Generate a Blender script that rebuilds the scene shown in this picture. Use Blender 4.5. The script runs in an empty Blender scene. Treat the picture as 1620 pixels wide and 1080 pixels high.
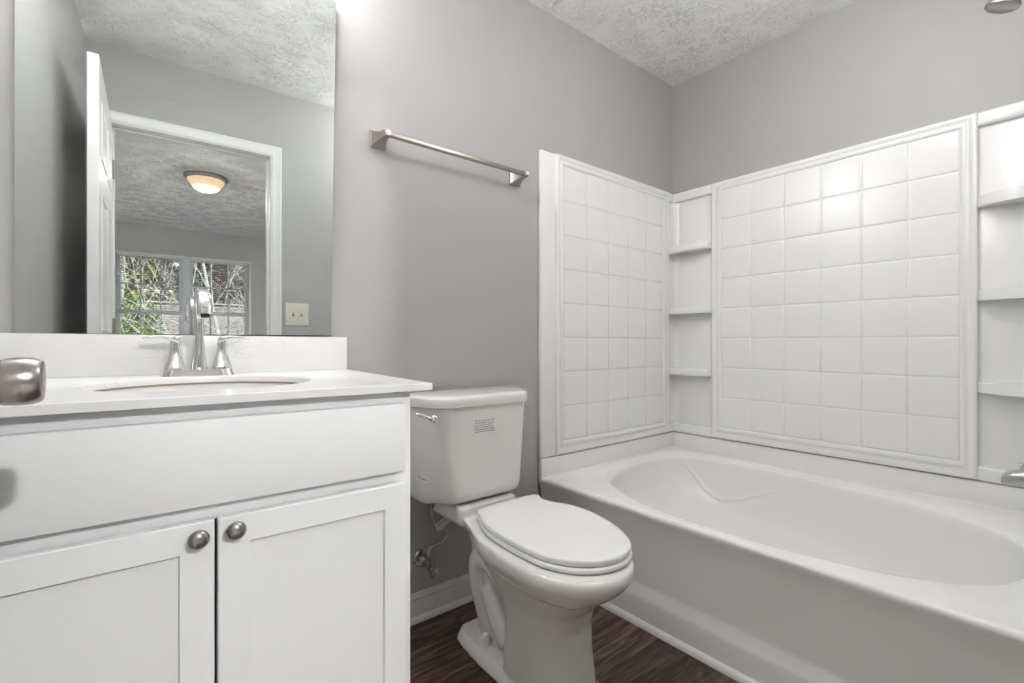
import bpy, bmesh, math, random
from mathutils import Vector, Matrix
from math import sin, cos, pi, radians as R

S = bpy.context.scene
COL = S.collection

# ------------------------------------------------------------------ camera
FPX = 757.6
cd = bpy.data.cameras.new('camera'); cam = bpy.data.objects.new('camera', cd); COL.objects.link(cam)
cam.location = (0, -1.53, 0.98)
cam.rotation_euler = (R(90), 0, -0.6824)
cd.sensor_fit = 'HORIZONTAL'; cd.sensor_width = 36.0
cd.lens = FPX / 1620 * 36.0
cd.shift_y = 0.0006
cd.clip_start = 0.02; cd.clip_end = 200
S.camera = cam

# ------------------------------------------------------------------ light, exposure
S.view_settings.view_transform = 'Standard'
S.view_settings.look = 'None'
S.view_settings.gamma = 1.0
S.view_settings.use_curve_mapping = False
S.view_settings.exposure = 1.55
W = bpy.data.worlds.new('world'); S.world = W; W.use_nodes = True
wn = W.node_tree.nodes; wl = W.node_tree.links
sky = wn.new('ShaderNodeTexSky'); sky.sky_type = 'HOSEK_WILKIE'; sky.turbidity = 3.0
sky.sun_direction = (0.3, 0.75, 0.6)
wn['Background'].inputs['Strength'].default_value = 3.0
wl.new(sky.outputs[0], wn['Background'].inputs['Color'])
sd = bpy.data.lights.new('sun', 'SUN'); sun = bpy.data.objects.new('sun', sd); COL.objects.link(sun)
sd.energy = 4.0; sd.angle = R(0.6); sd.color = (1.0, 0.95, 0.88)
sun.rotation_euler = Vector((-0.3, -0.75, -0.6)).to_track_quat('-Z', 'Y').to_euler()
VANITY_GLOW = 19.0      # emission of the three vanity globes
FILL_GLOW = 9.0          # emission of the added fill globe
BED_GLOW = 950.0         # emission of the bedroom lamp bulb

# ------------------------------------------------------------------ materials
def nt(name):
    m = bpy.data.materials.new(name); m.use_nodes = True
    return m, m.node_tree.nodes, m.node_tree.links, m.node_tree.nodes['Principled BSDF']
def pbr(name, col, rough=0.5, metal=0.0, coat=0.0, bump=0.0, bscale=200.0, var=0.0, vscale=3.0, rvar=0.0, bdist=0.001):
    m, n, l, b = nt(name)
    b.inputs['Base Color'].default_value = (*col, 1); b.inputs['Roughness'].default_value = rough
    b.inputs['Metallic'].default_value = metal; b.inputs['Coat Weight'].default_value = coat
    b.inputs['Coat Roughness'].default_value = 0.08
    tc = n.new('ShaderNodeTexCoord')
    if var > 0:
        no = n.new('ShaderNodeTexNoise'); no.inputs['Scale'].default_value = vscale; no.inputs['Detail'].default_value = 4
        mx = n.new('ShaderNodeMixRGB'); mx.inputs[1].default_value = (*[c * (1 - var) for c in col], 1)
        mx.inputs[2].default_value = (*[min(1, c * (1 + var)) for c in col], 1)
        l.new(tc.outputs['Object'], no.inputs['Vector']); l.new(no.outputs['Fac'], mx.inputs[0]); l.new(mx.outputs[0], b.inputs['Base Color'])
    if rvar > 0:
        no = n.new('ShaderNodeTexNoise'); no.inputs['Scale'].default_value = vscale * 2
        mr = n.new('ShaderNodeMapRange'); mr.inputs[3].default_value = rough - rvar; mr.inputs[4].default_value = rough + rvar
        l.new(tc.outputs['Object'], no.inputs['Vector']); l.new(no.outputs['Fac'], mr.inputs[0]); l.new(mr.outputs[0], b.inputs['Roughness'])
    if bump > 0:
        no = n.new('ShaderNodeTexNoise'); no.inputs['Scale'].default_value = bscale; no.inputs['Detail'].default_value = 3
        bu = n.new('ShaderNodeBump'); bu.inputs['Strength'].default_value = bump; bu.inputs['Distance'].default_value = bdist
        l.new(tc.outputs['Object'], no.inputs['Vector']); l.new(no.outputs['Fac'], bu.inputs['Height']); l.new(bu.outputs[0], b.inputs['Normal'])
    return m

M = {}
M['wall'] = pbr('grey_wall_paint', (0.425, 0.421, 0.415), 0.5, bump=0.35, bscale=320, bdist=0.0006, var=0.02, vscale=2.5)
M['trim'] = pbr('white_trim_paint', (0.84, 0.84, 0.835), 0.3, bump=0.15, bscale=60, var=0.02)
M['dirtytrim'] = pbr('scuffed_trim_paint', (0.68, 0.67, 0.65), 0.35, bump=0.3, bscale=40, var=0.12, vscale=18)
M['cabinet'] = pbr('white_cabinet_paint', (0.83, 0.84, 0.85), 0.38, bump=0.12, bscale=90, var=0.01)
M['acrylic'] = pbr('white_acrylic', (0.84, 0.84, 0.835), 0.24, bump=0.12, bscale=14, bdist=0.003, var=0.01)
M['tub'] = pbr('white_tub_enamel', (0.88, 0.875, 0.87), 0.22, bump=0.08, bscale=120, var=0.012)
M['ceramic'] = pbr('white_porcelain', (0.80, 0.79, 0.77), 0.07, coat=0.3, var=0.01)
M['seatplastic'] = pbr('white_seat_plastic', (0.86, 0.86, 0.865), 0.22)
M['sink'] = pbr('white_sink_porcelain', (0.80, 0.79, 0.78), 0.08, coat=0.3)
M['chrome'] = pbr('chrome', (0.82, 0.82, 0.83), 0.09, metal=1.0)
M['nickel'] = pbr('brushed_nickel', (0.42, 0.375, 0.33), 0.32, metal=1.0, rvar=0.05, vscale=60)
M['darknickel'] = pbr('dark_brushed_nickel', (0.36, 0.34, 0.32), 0.27, metal=1.0)
M['satin'] = pbr('satin_chrome', (0.55, 0.55, 0.56), 0.28, metal=1.0)
M['pewter'] = pbr('tarnished_chrome', (0.55, 0.53, 0.50), 0.22, metal=1.0, var=0.2, vscale=60)
M['copper'] = pbr('pale_plastic_pipe', (0.62, 0.48, 0.38), 0.5, var=0.1, vscale=80)
M['ivory'] = pbr('ivory_plastic', (0.74, 0.72, 0.58), 0.35)
M['black'] = pbr('black_ink', (0.03, 0.03, 0.03), 0.6)
M['paper'] = pbr('sticker_paper', (0.80, 0.79, 0.79), 0.5)
M['dark'] = pbr('gap_shade_and_black_parts', (0.02, 0.02, 0.02), 0.8)  # black parts, and the painted shade between the cabinet doors
M['caulk'] = pbr('brown_sealant', (0.28, 0.19, 0.13), 0.6)
M['glintwhite'] = pbr('painted_glint_white', (0.90, 0.90, 0.92), 0.3)  # white for the painted highlight on the towel bar posts
M['carpet'] = pbr('light_carpet', (0.62, 0.61, 0.60), 0.95, bump=0.8, bscale=500, var=0.1, vscale=200)
M['bark'] = pbr('pale_bark', (0.50, 0.46, 0.42), 0.9, bump=0.6, bscale=20, var=0.25, vscale=8)
M['siding'] = pbr('beige_siding', (0.45, 0.40, 0.34), 0.8, var=0.05)
M['vinyl'] = pbr('white_vinyl_frame', (0.70, 0.72, 0.76), 0.4)
M['blind'] = pbr('white_blind_slat', (0.75, 0.76, 0.78), 0.45)
M['grass'] = pbr('winter_lawn', (0.16, 0.15, 0.07), 1.0, var=0.3, vscale=2)

def leafmat(name, c1, c2):
    m, n, l, b = nt(name)
    oi = n.new('ShaderNodeTexNoise'); oi.inputs['Scale'].default_value = 9
    tc = n.new('ShaderNodeTexCoord'); mx = n.new('ShaderNodeMixRGB')
    cr = n.new('ShaderNodeMapRange'); cr.inputs[1].default_value = .35; cr.inputs[2].default_value = .65
    mx.inputs[1].default_value = (*c1, 1); mx.inputs[2].default_value = (*c2, 1)
    l.new(tc.outputs['Object'], oi.inputs['Vector']); l.new(oi.outputs['Fac'], cr.inputs[0]); l.new(cr.outputs[0], mx.inputs[0])
    l.new(mx.outputs[0], b.inputs['Base Color']); b.inputs['Roughness'].default_value = .6
    return m
M['leaf_green'] = leafmat('leaf_green', (0.07, 0.16, 0.03), (0.30, 0.38, 0.06))
M['leaf_dark'] = leafmat('leaf_dark', (0.02, 0.035, 0.02), (0.10, 0.12, 0.05))
M['leaf_gold'] = leafmat('leaf_gold', (0.30, 0.20, 0.05), (0.16, 0.15, 0.06))
M['leaf_rust'] = leafmat('leaf_rust', (0.20, 0.09, 0.05), (0.10, 0.09, 0.07))

def stomp_ceiling(name, col, depth=0.0018, scale=6.2):
    m, n, l, b = nt(name)
    b.inputs['Base Color'].default_value = (*col, 1); b.inputs['Roughness'].default_value = 0.75
    tc = n.new('ShaderNodeTexCoord')
    hs = []
    for k, off in enumerate(((0, 0, 0), (0.09, 0.055, 0))):
        mp = n.new('ShaderNodeMapping'); mp.inputs['Location'].default_value = off
        mp.inputs['Scale'].default_value = (1, 1, 0)
        l.new(tc.outputs['Object'], mp.inputs['Vector'])
        vo = n.new('ShaderNodeTexVoronoi'); vo.voronoi_dimensions = '2D'; vo.inputs['Scale'].default_value = scale * (1 + .17 * k)
        l.new(mp.outputs[0], vo.inputs['Vector'])
        sub = n.new('ShaderNodeVectorMath'); sub.operation = 'SUBTRACT'
        l.new(mp.outputs[0], sub.inputs[0]); l.new(vo.outputs['Position'], sub.inputs[1])
        # wobble the spokes a little
        nz = n.new('ShaderNodeTexNoise'); nz.inputs['Scale'].default_value = 24; l.new(mp.outputs[0], nz.inputs['Vector'])
        nm = n.new('ShaderNodeVectorMath'); nm.operation = 'SUBTRACT'; nm.inputs[1].default_value = (.5, .5, .5); l.new(nz.outputs['Color'], nm.inputs[0])
        nsc = n.new('ShaderNodeVectorMath'); nsc.operation = 'SCALE'; nsc.inputs['Scale'].default_value = 0.03; l.new(nm.outputs[0], nsc.inputs[0])
        ad = n.new('ShaderNodeVectorMath'); ad.operation = 'ADD'; l.new(sub.outputs[0], ad.inputs[0]); l.new(nsc.outputs[0], ad.inputs[1])
        fl = n.new('ShaderNodeVectorMath'); fl.operation = 'MULTIPLY'; fl.inputs[1].default_value = (1, 1, 0); l.new(ad.outputs[0], fl.inputs[0])
        nrm = n.new('ShaderNodeVectorMath'); nrm.operation = 'NORMALIZE'; l.new(fl.outputs[0], nrm.inputs[0])
        ln = n.new('ShaderNodeVectorMath'); ln.operation = 'LENGTH'; l.new(fl.outputs[0], ln.inputs[0])
        s1 = n.new('ShaderNodeVectorMath'); s1.operation = 'SCALE'; s1.inputs['Scale'].default_value = 6.5; l.new(nrm.outputs[0], s1.inputs[0])
        rr = n.new('ShaderNodeMath'); rr.operation = 'MULTIPLY_ADD'; rr.inputs[1].default_value = 10; l.new(ln.outputs['Value'], rr.inputs[0])
        sx = n.new('ShaderNodeSeparateColor'); l.new(vo.outputs['Color'], sx.inputs[0])
        r2 = n.new('ShaderNodeMath'); r2.operation = 'MULTIPLY'; r2.inputs[1].default_value = 50; l.new(sx.outputs[0], r2.inputs[0]); l.new(r2.outputs[0], rr.inputs[2])
        cz = n.new('ShaderNodeCombineXYZ'); l.new(rr.outputs[0], cz.inputs[2])
        a2 = n.new('ShaderNodeVectorMath'); a2.operation = 'ADD'; l.new(s1.outputs[0], a2.inputs[0]); l.new(cz.outputs[0], a2.inputs[1])
        st = n.new('ShaderNodeTexNoise'); st.inputs['Scale'].default_value = 1.0; st.inputs['Detail'].default_value = 1.0; l.new(a2.outputs[0], st.inputs['Vector'])
        sb_ = n.new('ShaderNodeMath'); sb_.operation = 'SUBTRACT'; sb_.inputs[1].default_value = .53; l.new(st.outputs['Fac'], sb_.inputs[0])
        ab_ = n.new('ShaderNodeMath'); ab_.operation = 'ABSOLUTE'; l.new(sb_.outputs[0], ab_.inputs[0])
        mr = n.new('ShaderNodeMapRange'); mr.inputs[1].default_value = 0.026; mr.inputs[2].default_value = 0.006; l.new(ab_.outputs[0], mr.inputs[0])
        fo = n.new('ShaderNodeMapRange'); fo.interpolation_type = 'SMOOTHSTEP'; fo.inputs[1].default_value = .52 / scale; fo.inputs[2].default_value = .36 / scale; l.new(ln.outputs['Value'], fo.inputs[0])
        fi = n.new('ShaderNodeMapRange'); fi.interpolation_type = 'SMOOTHSTEP'; fi.inputs[1].default_value = .06 / scale; fi.inputs[2].default_value = .12 / scale; l.new(ln.outputs['Value'], fi.inputs[0])
        m1 = n.new('ShaderNodeMath'); m1.operation = 'MULTIPLY'; l.new(mr.outputs[0], m1.inputs[0]); l.new(fo.outputs[0], m1.inputs[1])
        m2 = n.new('ShaderNodeMath'); m2.operation = 'MULTIPLY'; l.new(m1.outputs[0], m2.inputs[0]); l.new(fi.outputs[0], m2.inputs[1])
        hs.append(m2.outputs[0])
    mxx = n.new('ShaderNodeMath'); mxx.operation = 'MAXIMUM'; l.new(hs[0], mxx.inputs[0]); l.new(hs[1], mxx.inputs[1])
    fn = n.new('ShaderNodeTexNoise'); fn.inputs['Scale'].default_value = 110; fn.inputs['Detail'].default_value = 3; l.new(tc.outputs['Object'], fn.inputs['Vector'])
    fa = n.new('ShaderNodeMath'); fa.operation = 'MULTIPLY_ADD'; fa.inputs[1].default_value = 0.30; l.new(fn.outputs['Fac'], fa.inputs[0]); l.new(mxx.outputs[0], fa.inputs[2])
    bu = n.new('ShaderNodeBump'); bu.inputs['Strength'].default_value = 1.0; bu.inputs['Distance'].default_value = depth
    l.new(fa.outputs[0], bu.inputs['Height']); l.new(bu.outputs[0], b.inputs['Normal'])
    return m
M['ceiling'] = stomp_ceiling('stomped_ceiling_plaster', (0.92, 0.92, 0.915))
M['ceiling_bed'] = stomp_ceiling('bedroom_ceiling_plaster', (0.92, 0.92, 0.94), 0.010)

def plank_floor():
    m, n, l, b = nt('dark_wood_vinyl_planks')
    tc = n.new('ShaderNodeTexCoord')
    br = n.new('ShaderNodeTexBrick'); br.offset = 0.37; br.inputs['Scale'].default_value = 1.0
    br.inputs['Brick Width'].default_value = 0.92; br.inputs['Row Height'].default_value = 0.152
    br.inputs['Mortar Size'].default_value = 0.0012; br.inputs['Mortar Smooth'].default_value = 0.3
    br.inputs['Color1'].default_value = (0, 0, 0, 1); br.inputs['Color2'].default_value = (1, 1, 1, 1); br.inputs['Mortar'].default_value = (.5, .5, .5, 1)
    l.new(tc.outputs['Object'], br.inputs['Vector'])
    ad = n.new('ShaderNodeVectorMath'); ad.operation = 'MULTIPLY_ADD'; ad.inputs[1].default_value = (7, 3, 5)
    l.new(br.outputs['Color'], ad.inputs[0]); l.new(tc.outputs['Object'], ad.inputs[2])
    mp = n.new('ShaderNodeMapping'); mp.inputs['Scale'].default_value = (3.5, 42, 1); l.new(ad.outputs[0], mp.inputs['Vector'])
    g = n.new('ShaderNodeTexNoise'); g.inputs['Scale'].default_value = 1.0; g.inputs['Detail'].default_value = 8; g.inputs['Roughness'].default_value = .65; g.inputs['Distortion'].default_value = 0.6
    l.new(mp.outputs[0], g.inputs['Vector'])
    mp2 = n.new('ShaderNodeMapping'); mp2.inputs['Scale'].default_value = (1.8, 9, 1); l.new(ad.outputs[0], mp2.inputs['Vector'])
    wv = n.new('ShaderNodeTexNoise'); wv.inputs['Scale'].default_value = 1.2; wv.inputs['Detail'].default_value = 2; l.new(mp2.outputs[0], wv.inputs['Vector'])
    wm = n.new('ShaderNodeMath'); wm.operation = 'MULTIPLY'; wm.inputs[1].default_value = 60; l.new(wv.outputs['Fac'], wm.inputs[0])
    ws = n.new('ShaderNodeMath'); ws.operation = 'SINE'; l.new(wm.outputs[0], ws.inputs[0])
    wa = n.new('ShaderNodeMath'); wa.operation = 'MULTIPLY_ADD'; wa.inputs[1].default_value = 0.055; l.new(ws.outputs[0], wa.inputs[0]); l.new(g.outputs['Fac'], wa.inputs[2])
    cr = n.new('ShaderNodeValToRGB'); e = cr.color_ramp.elements
    e[0].position = .33; e[0].color = (0.014, 0.009, 0.007, 1); e[1].position = .68; e[1].color = (0.20, 0.125, 0.085, 1)
    k = cr.color_ramp.elements.new(.5); k.color = (0.075, 0.046, 0.033, 1)
    l.new(wa.outputs[0], cr.inputs[0])
    hv = n.new('ShaderNodeHueSaturation'); l.new(cr.outputs[0], hv.inputs['Color'])
    vm = n.new('ShaderNodeMapRange'); vm.inputs[3].default_value = 0.65; vm.inputs[4].default_value = 1.5
    l.new(br.outputs['Color'], vm.inputs[0]); l.new(vm.outputs[0], hv.inputs['Value'])
    mo = n.new('ShaderNodeMixRGB'); mo.inputs[2].default_value = (0.008, 0.006, 0.005, 1)
    l.new(br.outputs['Fac'], mo.inputs[0]); l.new(hv.outputs[0], mo.inputs[1]); l.new(mo.outputs[0], b.inputs['Base Color'])
    b.inputs['Roughness'].default_value = .42
    bu = n.new('ShaderNodeBump'); bu.inputs['Strength'].default_value = .3; bu.inputs['Distance'].default_value = .001
    l.new(g.outputs['Fac'], bu.inputs['Height']); l.new(bu.outputs[0], b.inputs['Normal'])
    return m
M['floor'] = plank_floor()

def marble():
    m, n, l, b = nt('white_cultured_marble')
    tc = n.new('ShaderNodeTexCoord')
    no = n.new('ShaderNodeTexNoise'); no.inputs['Scale'].default_value = 6; no.inputs['Detail'].default_value = 7; no.inputs['Roughness'].default_value = .62; no.inputs['Distortion'].default_value = 1.3
    mp = n.new('ShaderNodeMapping'); mp.inputs['Rotation'].default_value = (0.3, 0.8, 0.2); mp.inputs['Scale'].default_value = (1, 1, 2.2)
    l.new(tc.outputs['Object'], mp.inputs['Vector']); l.new(mp.outputs[0], no.inputs['Vector'])
    s = n.new('ShaderNodeMath'); s.operation = 'SUBTRACT'; s.inputs[1].default_value = .5; l.new(no.outputs['Fac'], s.inputs[0])
    a = n.new('ShaderNodeMath'); a.operation = 'ABSOLUTE'; l.new(s.outputs[0], a.inputs[0])
    mr = n.new('ShaderNodeMapRange'); mr.inputs[1].default_value = 0.0; mr.inputs[2].default_value = 0.018; mr.inputs[3].default_value = 1; mr.inputs[4].default_value = 0; l.new(a.outputs[0], mr.inputs[0])
    n2 = n.new('ShaderNodeTexNoise'); n2.inputs['Scale'].default_value = 5; l.new(tc.outputs['Object'], n2.inputs['Vector'])
    m2 = n.new('ShaderNodeMapRange'); m2.inputs[1].default_value = .52; m2.inputs[2].default_value = .72; l.new(n2.outputs['Fac'], m2.inputs[0])
    mu = n.new('ShaderNodeMath'); mu.operation = 'MULTIPLY'; l.new(mr.outputs[0], mu.inputs[0]); l.new(m2.outputs[0], mu.inputs[1])
    mu2 = n.new('ShaderNodeMath'); mu2.operation = 'MULTIPLY'; mu2.inputs[1].default_value = .55; l.new(mu.outputs[0], mu2.inputs[0])
    mx = n.new('ShaderNodeMixRGB'); mx.inputs[1].default_value = (.80, .80, .80, 1); mx.inputs[2].default_value = (.42, .43, .44, 1)
    l.new(mu2.outputs[0], mx.inputs[0]); l.new(mx.outputs[0], b.inputs['Base Color'])
    b.inputs['Roughness'].default_value = .2
    return m
M['marble'] = marble()

def mirror_mat():
    m, n, l, b = nt('smudged_mirror')
    b.inputs['Base Color'].default_value = (.74, .775, .765, 1); b.inputs['Metallic'].default_value = 1; b.inputs['Roughness'].default_value = 0.0
    tc = n.new('ShaderNodeTexCoord')
    mp = n.new('ShaderNodeMapping'); mp.inputs['Scale'].default_value = (2.2, 1, 5.5); mp.inputs['Rotation'].default_value = (0, .7, 0)
    no = n.new('ShaderNodeTexNoise'); no.inputs['Scale'].default_value = 1.6; no.inputs['Detail'].default_value = 5; no.inputs['Distortion'].default_value = 1.5
    l.new(tc.outputs['Object'], mp.inputs[0]); l.new(mp.outputs[0], no.inputs['Vector'])
    mr = n.new('ShaderNodeMapRange'); mr.inputs[1].default_value = .42; mr.inputs[2].default_value = .75; mr.inputs[3].default_value = .012; mr.inputs[4].default_value = .10
    l.new(no.outputs['Fac'], mr.inputs[0])
    df = n.new('ShaderNodeBsdfDiffuse'); df.inputs['Color'].default_value = (.8, .8, .8, 1)
    mx = n.new('ShaderNodeMixShader'); l.new(mr.outputs[0], mx.inputs[0]); l.new(b.outputs[0], mx.inputs[1]); l.new(df.outputs[0], mx.inputs[2])
    l.new(mx.outputs[0], n['Material Output'].inputs['Surface'])
    return m
M['mirror'] = mirror_mat()

def glass_pane():
    m, n, l, b = nt('window_glass')
    tr = n.new('ShaderNodeBsdfTransparent'); tr.inputs['Color'].default_value = (.93, .95, .96, 1)
    gl = n.new('ShaderNodeBsdfGlossy'); gl.inputs['Roughness'].default_value = .02
    fr = n.new('ShaderNodeFresnel'); fr.inputs['IOR'].default_value = 1.45
    mx = n.new('ShaderNodeMixShader'); l.new(fr.outputs[0], mx.inputs[0]); l.new(tr.outputs[0], mx.inputs[1]); l.new(gl.outputs[0], mx.inputs[2])
    l.new(mx.outputs[0], n['Material Output'].inputs['Surface'])
    return m
M['glass'] = glass_pane()

def emit(name, col, st):
    m, n, l, b = nt(name)
    b.inputs['Base Color'].default_value = (.9, .9, .9, 1)
    b.inputs['Emission Color'].default_value = (*col, 1); b.inputs['Emission Strength'].default_value = st
    return m
M['globe'] = emit('lit_globe_glass', (1.0, 0.99, 0.975), VANITY_GLOW)
M['fillglobe'] = emit('fill_globe_glow', (1.0, 0.985, 0.97), FILL_GLOW)  # glow of the added fill globe
def alabaster():
    """amber glass bowl, brightest over the bulb behind its centre"""
    m, n, l, b = nt('lit_alabaster_glass')
    b.inputs['Base Color'].default_value = (.85, .72, .55, 1); b.inputs['Roughness'].default_value = .25
    ge = n.new('ShaderNodeTexCoord')
    mul = n.new('ShaderNodeVectorMath'); mul.operation = 'MULTIPLY'; mul.inputs[1].default_value = (1, 1, 0); l.new(ge.outputs['Object'], mul.inputs[0])
    ln = n.new('ShaderNodeVectorMath'); ln.operation = 'LENGTH'; l.new(mul.outputs[0], ln.inputs[0])
    mr = n.new('ShaderNodeMapRange'); mr.interpolation_type = 'SMOOTHSTEP'
    mr.inputs[1].default_value = .115; mr.inputs[2].default_value = .045; mr.inputs[3].default_value = 0; mr.inputs[4].default_value = 1
    l.new(ln.outputs['Value'], mr.inputs[0])
    pw = n.new('ShaderNodeMath'); pw.operation = 'POWER'; pw.inputs[1].default_value = 3; l.new(mr.outputs[0], pw.inputs[0])
    ma = n.new('ShaderNodeMath'); ma.operation = 'MULTIPLY_ADD'; ma.inputs[1].default_value = BED_GLOW; ma.inputs[2].default_value = .28; l.new(pw.outputs[0], ma.inputs[0])
    mx = n.new('ShaderNodeMixRGB'); mx.inputs[1].default_value = (1.0, .66, .36, 1); mx.inputs[2].default_value = (.96, .985, 1.0, 1)
    l.new(mr.outputs[0], mx.inputs[0]); l.new(mx.outputs[0], b.inputs['Emission Color'])
    l.new(ma.outputs[0], b.inputs['Emission Strength'])
    return m
M['alabaster'] = alabaster()
def shingles():
    m, n, l, b = nt('grey_brown_shingles')
    tc = n.new('ShaderNodeTexCoord')
    br = n.new('ShaderNodeTexBrick'); br.inputs['Scale'].default_value = 1; br.inputs['Brick Width'].default_value = .3; br.inputs['Row Height'].default_value = .14
    br.inputs['Mortar Size'].default_value = .012; br.inputs['Color1'].default_value = (.20, .165, .14, 1); br.inputs['Color2'].default_value = (.34, .29, .25, 1); br.inputs['Mortar'].default_value = (.05, .045, .04, 1)
    l.new(tc.outputs['Object'], br.inputs['Vector']); l.new(br.outputs['Color'], b.inputs['Base Color']); b.inputs['Roughness'].default_value = .9
    return m
M['shingle'] = shingles()

# ------------------------------------------------------------------ mesh helpers
ORG = {}
def tag(o, label=None, cat=None, group=None, kind=None):
    if label: o['label'] = label
    if cat: o['category'] = cat
    if group: o['group'] = group
    if kind: o['kind'] = kind
    return o
def thing(name, label, cat, loc, group=None):
    o = bpy.data.objects.new(name, None); COL.objects.link(o); o.location = loc
    o.empty_display_size = 0.05
    ORG[o.name] = Vector(loc); return tag(o, label, cat, group)
def obj(name, bm, mat, parent=None, smooth=True, angle=35, label=None, base=None):
    """link a bmesh given in world coordinates as one mesh object"""
    bmesh.ops.recalc_face_normals(bm, faces=bm.faces[:])
    po = ORG[parent.name] if parent else Vector((0, 0, 0))
    org = Vector(base) if base is not None else po
    for v in bm.verts: v.co -= org
    me = bpy.data.meshes.new(name); bm.to_mesh(me); bm.free()
    me.materials.append(mat)
    if smooth:
        for p in me.polygons: p.use_smooth = True
        try: me.set_sharp_from_angle(angle=R(angle))
        except Exception: pass
    o = bpy.data.objects.new(name, me); COL.objects.link(o)
    if parent: o.parent = parent
    o.location = org - po
    ORG[o.name] = org
    if label: o['label'] = label
    return o
def struct(name, bm, mat, **k):
    o = obj(name, bm, mat, **k); o['kind'] = 'structure'; return o
NB = bmesh.new
def box(bm, x0, x1, y0, y1, z0, z1, bev=0.0, seg=2):
    t = NB()
    vs = [t.verts.new((x, y, z)) for x in (x0, x1) for y in (y0, y1) for z in (z0, z1)]
    for f in ((0, 1, 3, 2), (4, 6, 7, 5), (0, 4, 5, 1), (2, 3, 7, 6), (0, 2, 6, 4), (1, 5, 7, 3)):
        t.faces.new([vs[i] for i in f])
    if bev > 0: bmesh.ops.bevel(t, geom=t.edges[:], offset=bev, segments=seg, profile=.5, affect='EDGES')
    merge(bm, t)
def merge(bm, t, mtx=None):
    if mtx is not None: t.transform(mtx)
    me = bpy.data.meshes.new('tmp'); t.to_mesh(me); bm.from_mesh(me); bpy.data.meshes.remove(me); t.free()
def loft(bm, rings, cap0=True, cap1=True, closed=True):
    t = NB()
    vr = [[t.verts.new(p) for p in r] for r in rings]
    n = len(vr[0])
    for a, b in zip(vr[:-1], vr[1:]):
        for i in range(n if closed else n - 1):
            t.faces.new((a[i], a[(i + 1) % n], b[(i + 1) % n], b[i]))
    if cap0: t.faces.new(vr[0][::-1])
    if cap1: t.faces.new(vr[-1])
    bmesh.ops.recalc_face_normals(t, faces=t.faces[:])
    merge(bm, t)
def lathe(bm, prof, org=(0, 0, 0), axis='Z', n=32):
    """prof: list of (r, h); axis direction letter or vector"""
    q = Vector({'X': (1, 0, 0), 'Y': (0, 1, 0), 'Z': (0, 0, 1)}[axis] if isinstance(axis, str) else axis).to_track_quat('Z', 'Y')
    rings = []
    for r, h in prof:
        r = max(r, 1e-5)
        rings.append([Vector(org) + q @ Vector((r * cos(2 * pi * i / n), r * sin(2 * pi * i / n), h)) for i in range(n)])
    loft(bm, rings)
def catmull(pts, sub=8, closed=False):
    P = [Vector(p) for p in pts]; n = len(P); out = []
    rng = range(n) if closed else range(n - 1)
    for i in rng:
        if closed: a, b, c, d = P[i - 1], P[i], P[(i + 1) % n], P[(i + 2) % n]
        else: a, b, c, d = P[max(i - 1, 0)], P[i], P[i + 1], P[min(i + 2, n - 1)]
        for k in range(sub):
            t = k / sub
            out.append(.5 * ((2 * b) + (c - a) * t + (2 * a - 5 * b + 4 * c - d) * t * t + (3 * b - a - 3 * c + d) * t ** 3))
    if not closed: out.append(P[-1])
    return out
def tube(bm, pts, rad, n=10, sub=6, smooth=True):
    P = catmull(pts, sub) if smooth else [Vector(p) for p in pts]
    m = len(P)
    rr = rad if isinstance(rad, (list, tuple)) else [rad] * len(pts)
    up = Vector((0, 0, 1)); rings = []
    prev = None
    for i, p in enumerate(P):
        d = (P[min(i + 1, m - 1)] - P[max(i - 1, 0)]).normalized()
        if prev is None:
            a = d.cross(up)
            if a.length < .05: a = d.cross(Vector((1, 0, 0)))
            a.normalize()
        else:
            a = (prev - d * prev.dot(d)).normalized()
        prev = a; b = d.cross(a)
        t = i / (m - 1) * (len(rr) - 1); k = min(int(t), len(rr) - 2); r = rr[k] * (1 - (t - k)) + rr[k + 1] * (t - k)
        rings.append([p + (a * cos(2 * pi * j / n) + b * sin(2 * pi * j / n)) * r for j in range(n)])
    loft(bm, rings)
def prism(bm, outline, z0, z1, bev=0.0, seg=3, bottom_bev=True):
    """outline: list of (x,y); vertical extrusion"""
    t = NB()
    a = [t.verts.new((x, y, z0)) for x, y in outline]; b = [t.verts.new((x, y, z1)) for x, y in outline]
    n = len(a); fb = t.faces.new(a[::-1]); ft = t.faces.new(b)
    for i in range(n): t.faces.new((a[i], a[(i + 1) % n], b[(i + 1) % n], b[i]))
    if bev > 0:
        ed = list(ft.edges) + (list(fb.edges) if bottom_bev else [])
        bmesh.ops.bevel(t, geom=ed, offset=bev, segments=seg, profile=.5, affect='EDGES', clamp_overlap=True)
    merge(bm, t)
def profile_sweep(bm, prof, axis, a0, a1, f):
    """prof list of 2-D points; f(u,v,a)->3-D"""
    loft(bm, [[f(u, v, a0) for u, v in prof], [f(u, v, a1) for u, v in prof]])
def text_bm(bm, body, size, mtx, align='LEFT', space=1.0):
    cu = bpy.data.curves.new('txt', 'FONT'); cu.body = body; cu.size = size; cu.align_x = align; cu.space_line = space
    cu.extrude = 0.0002; cu.resolution_u = 2
    o = bpy.data.objects.new('txt', cu); COL.objects.link(o)
    dg = bpy.context.evaluated_depsgraph_get(); dg.update()
    me = bpy.data.meshes.new_from_object(o.evaluated_get(dg))
    me.transform(mtx); bm.from_mesh(me)
    bpy.data.objects.remove(o); bpy.data.curves.remove(cu); bpy.data.meshes.remove(me)
def frame_mtx(o, xd, yd):
    """matrix mapping local x,y to the world directions xd,yd at point o"""
    xd = Vector(xd).normalized(); yd = Vector(yd).normalized(); zd = xd.cross(yd)
    return Matrix((( xd.x, yd.x, zd.x, o[0]), (xd.y, yd.y, zd.y, o[1]), (xd.z, yd.z, zd.z, o[2]), (0, 0, 0, 1)))

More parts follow.
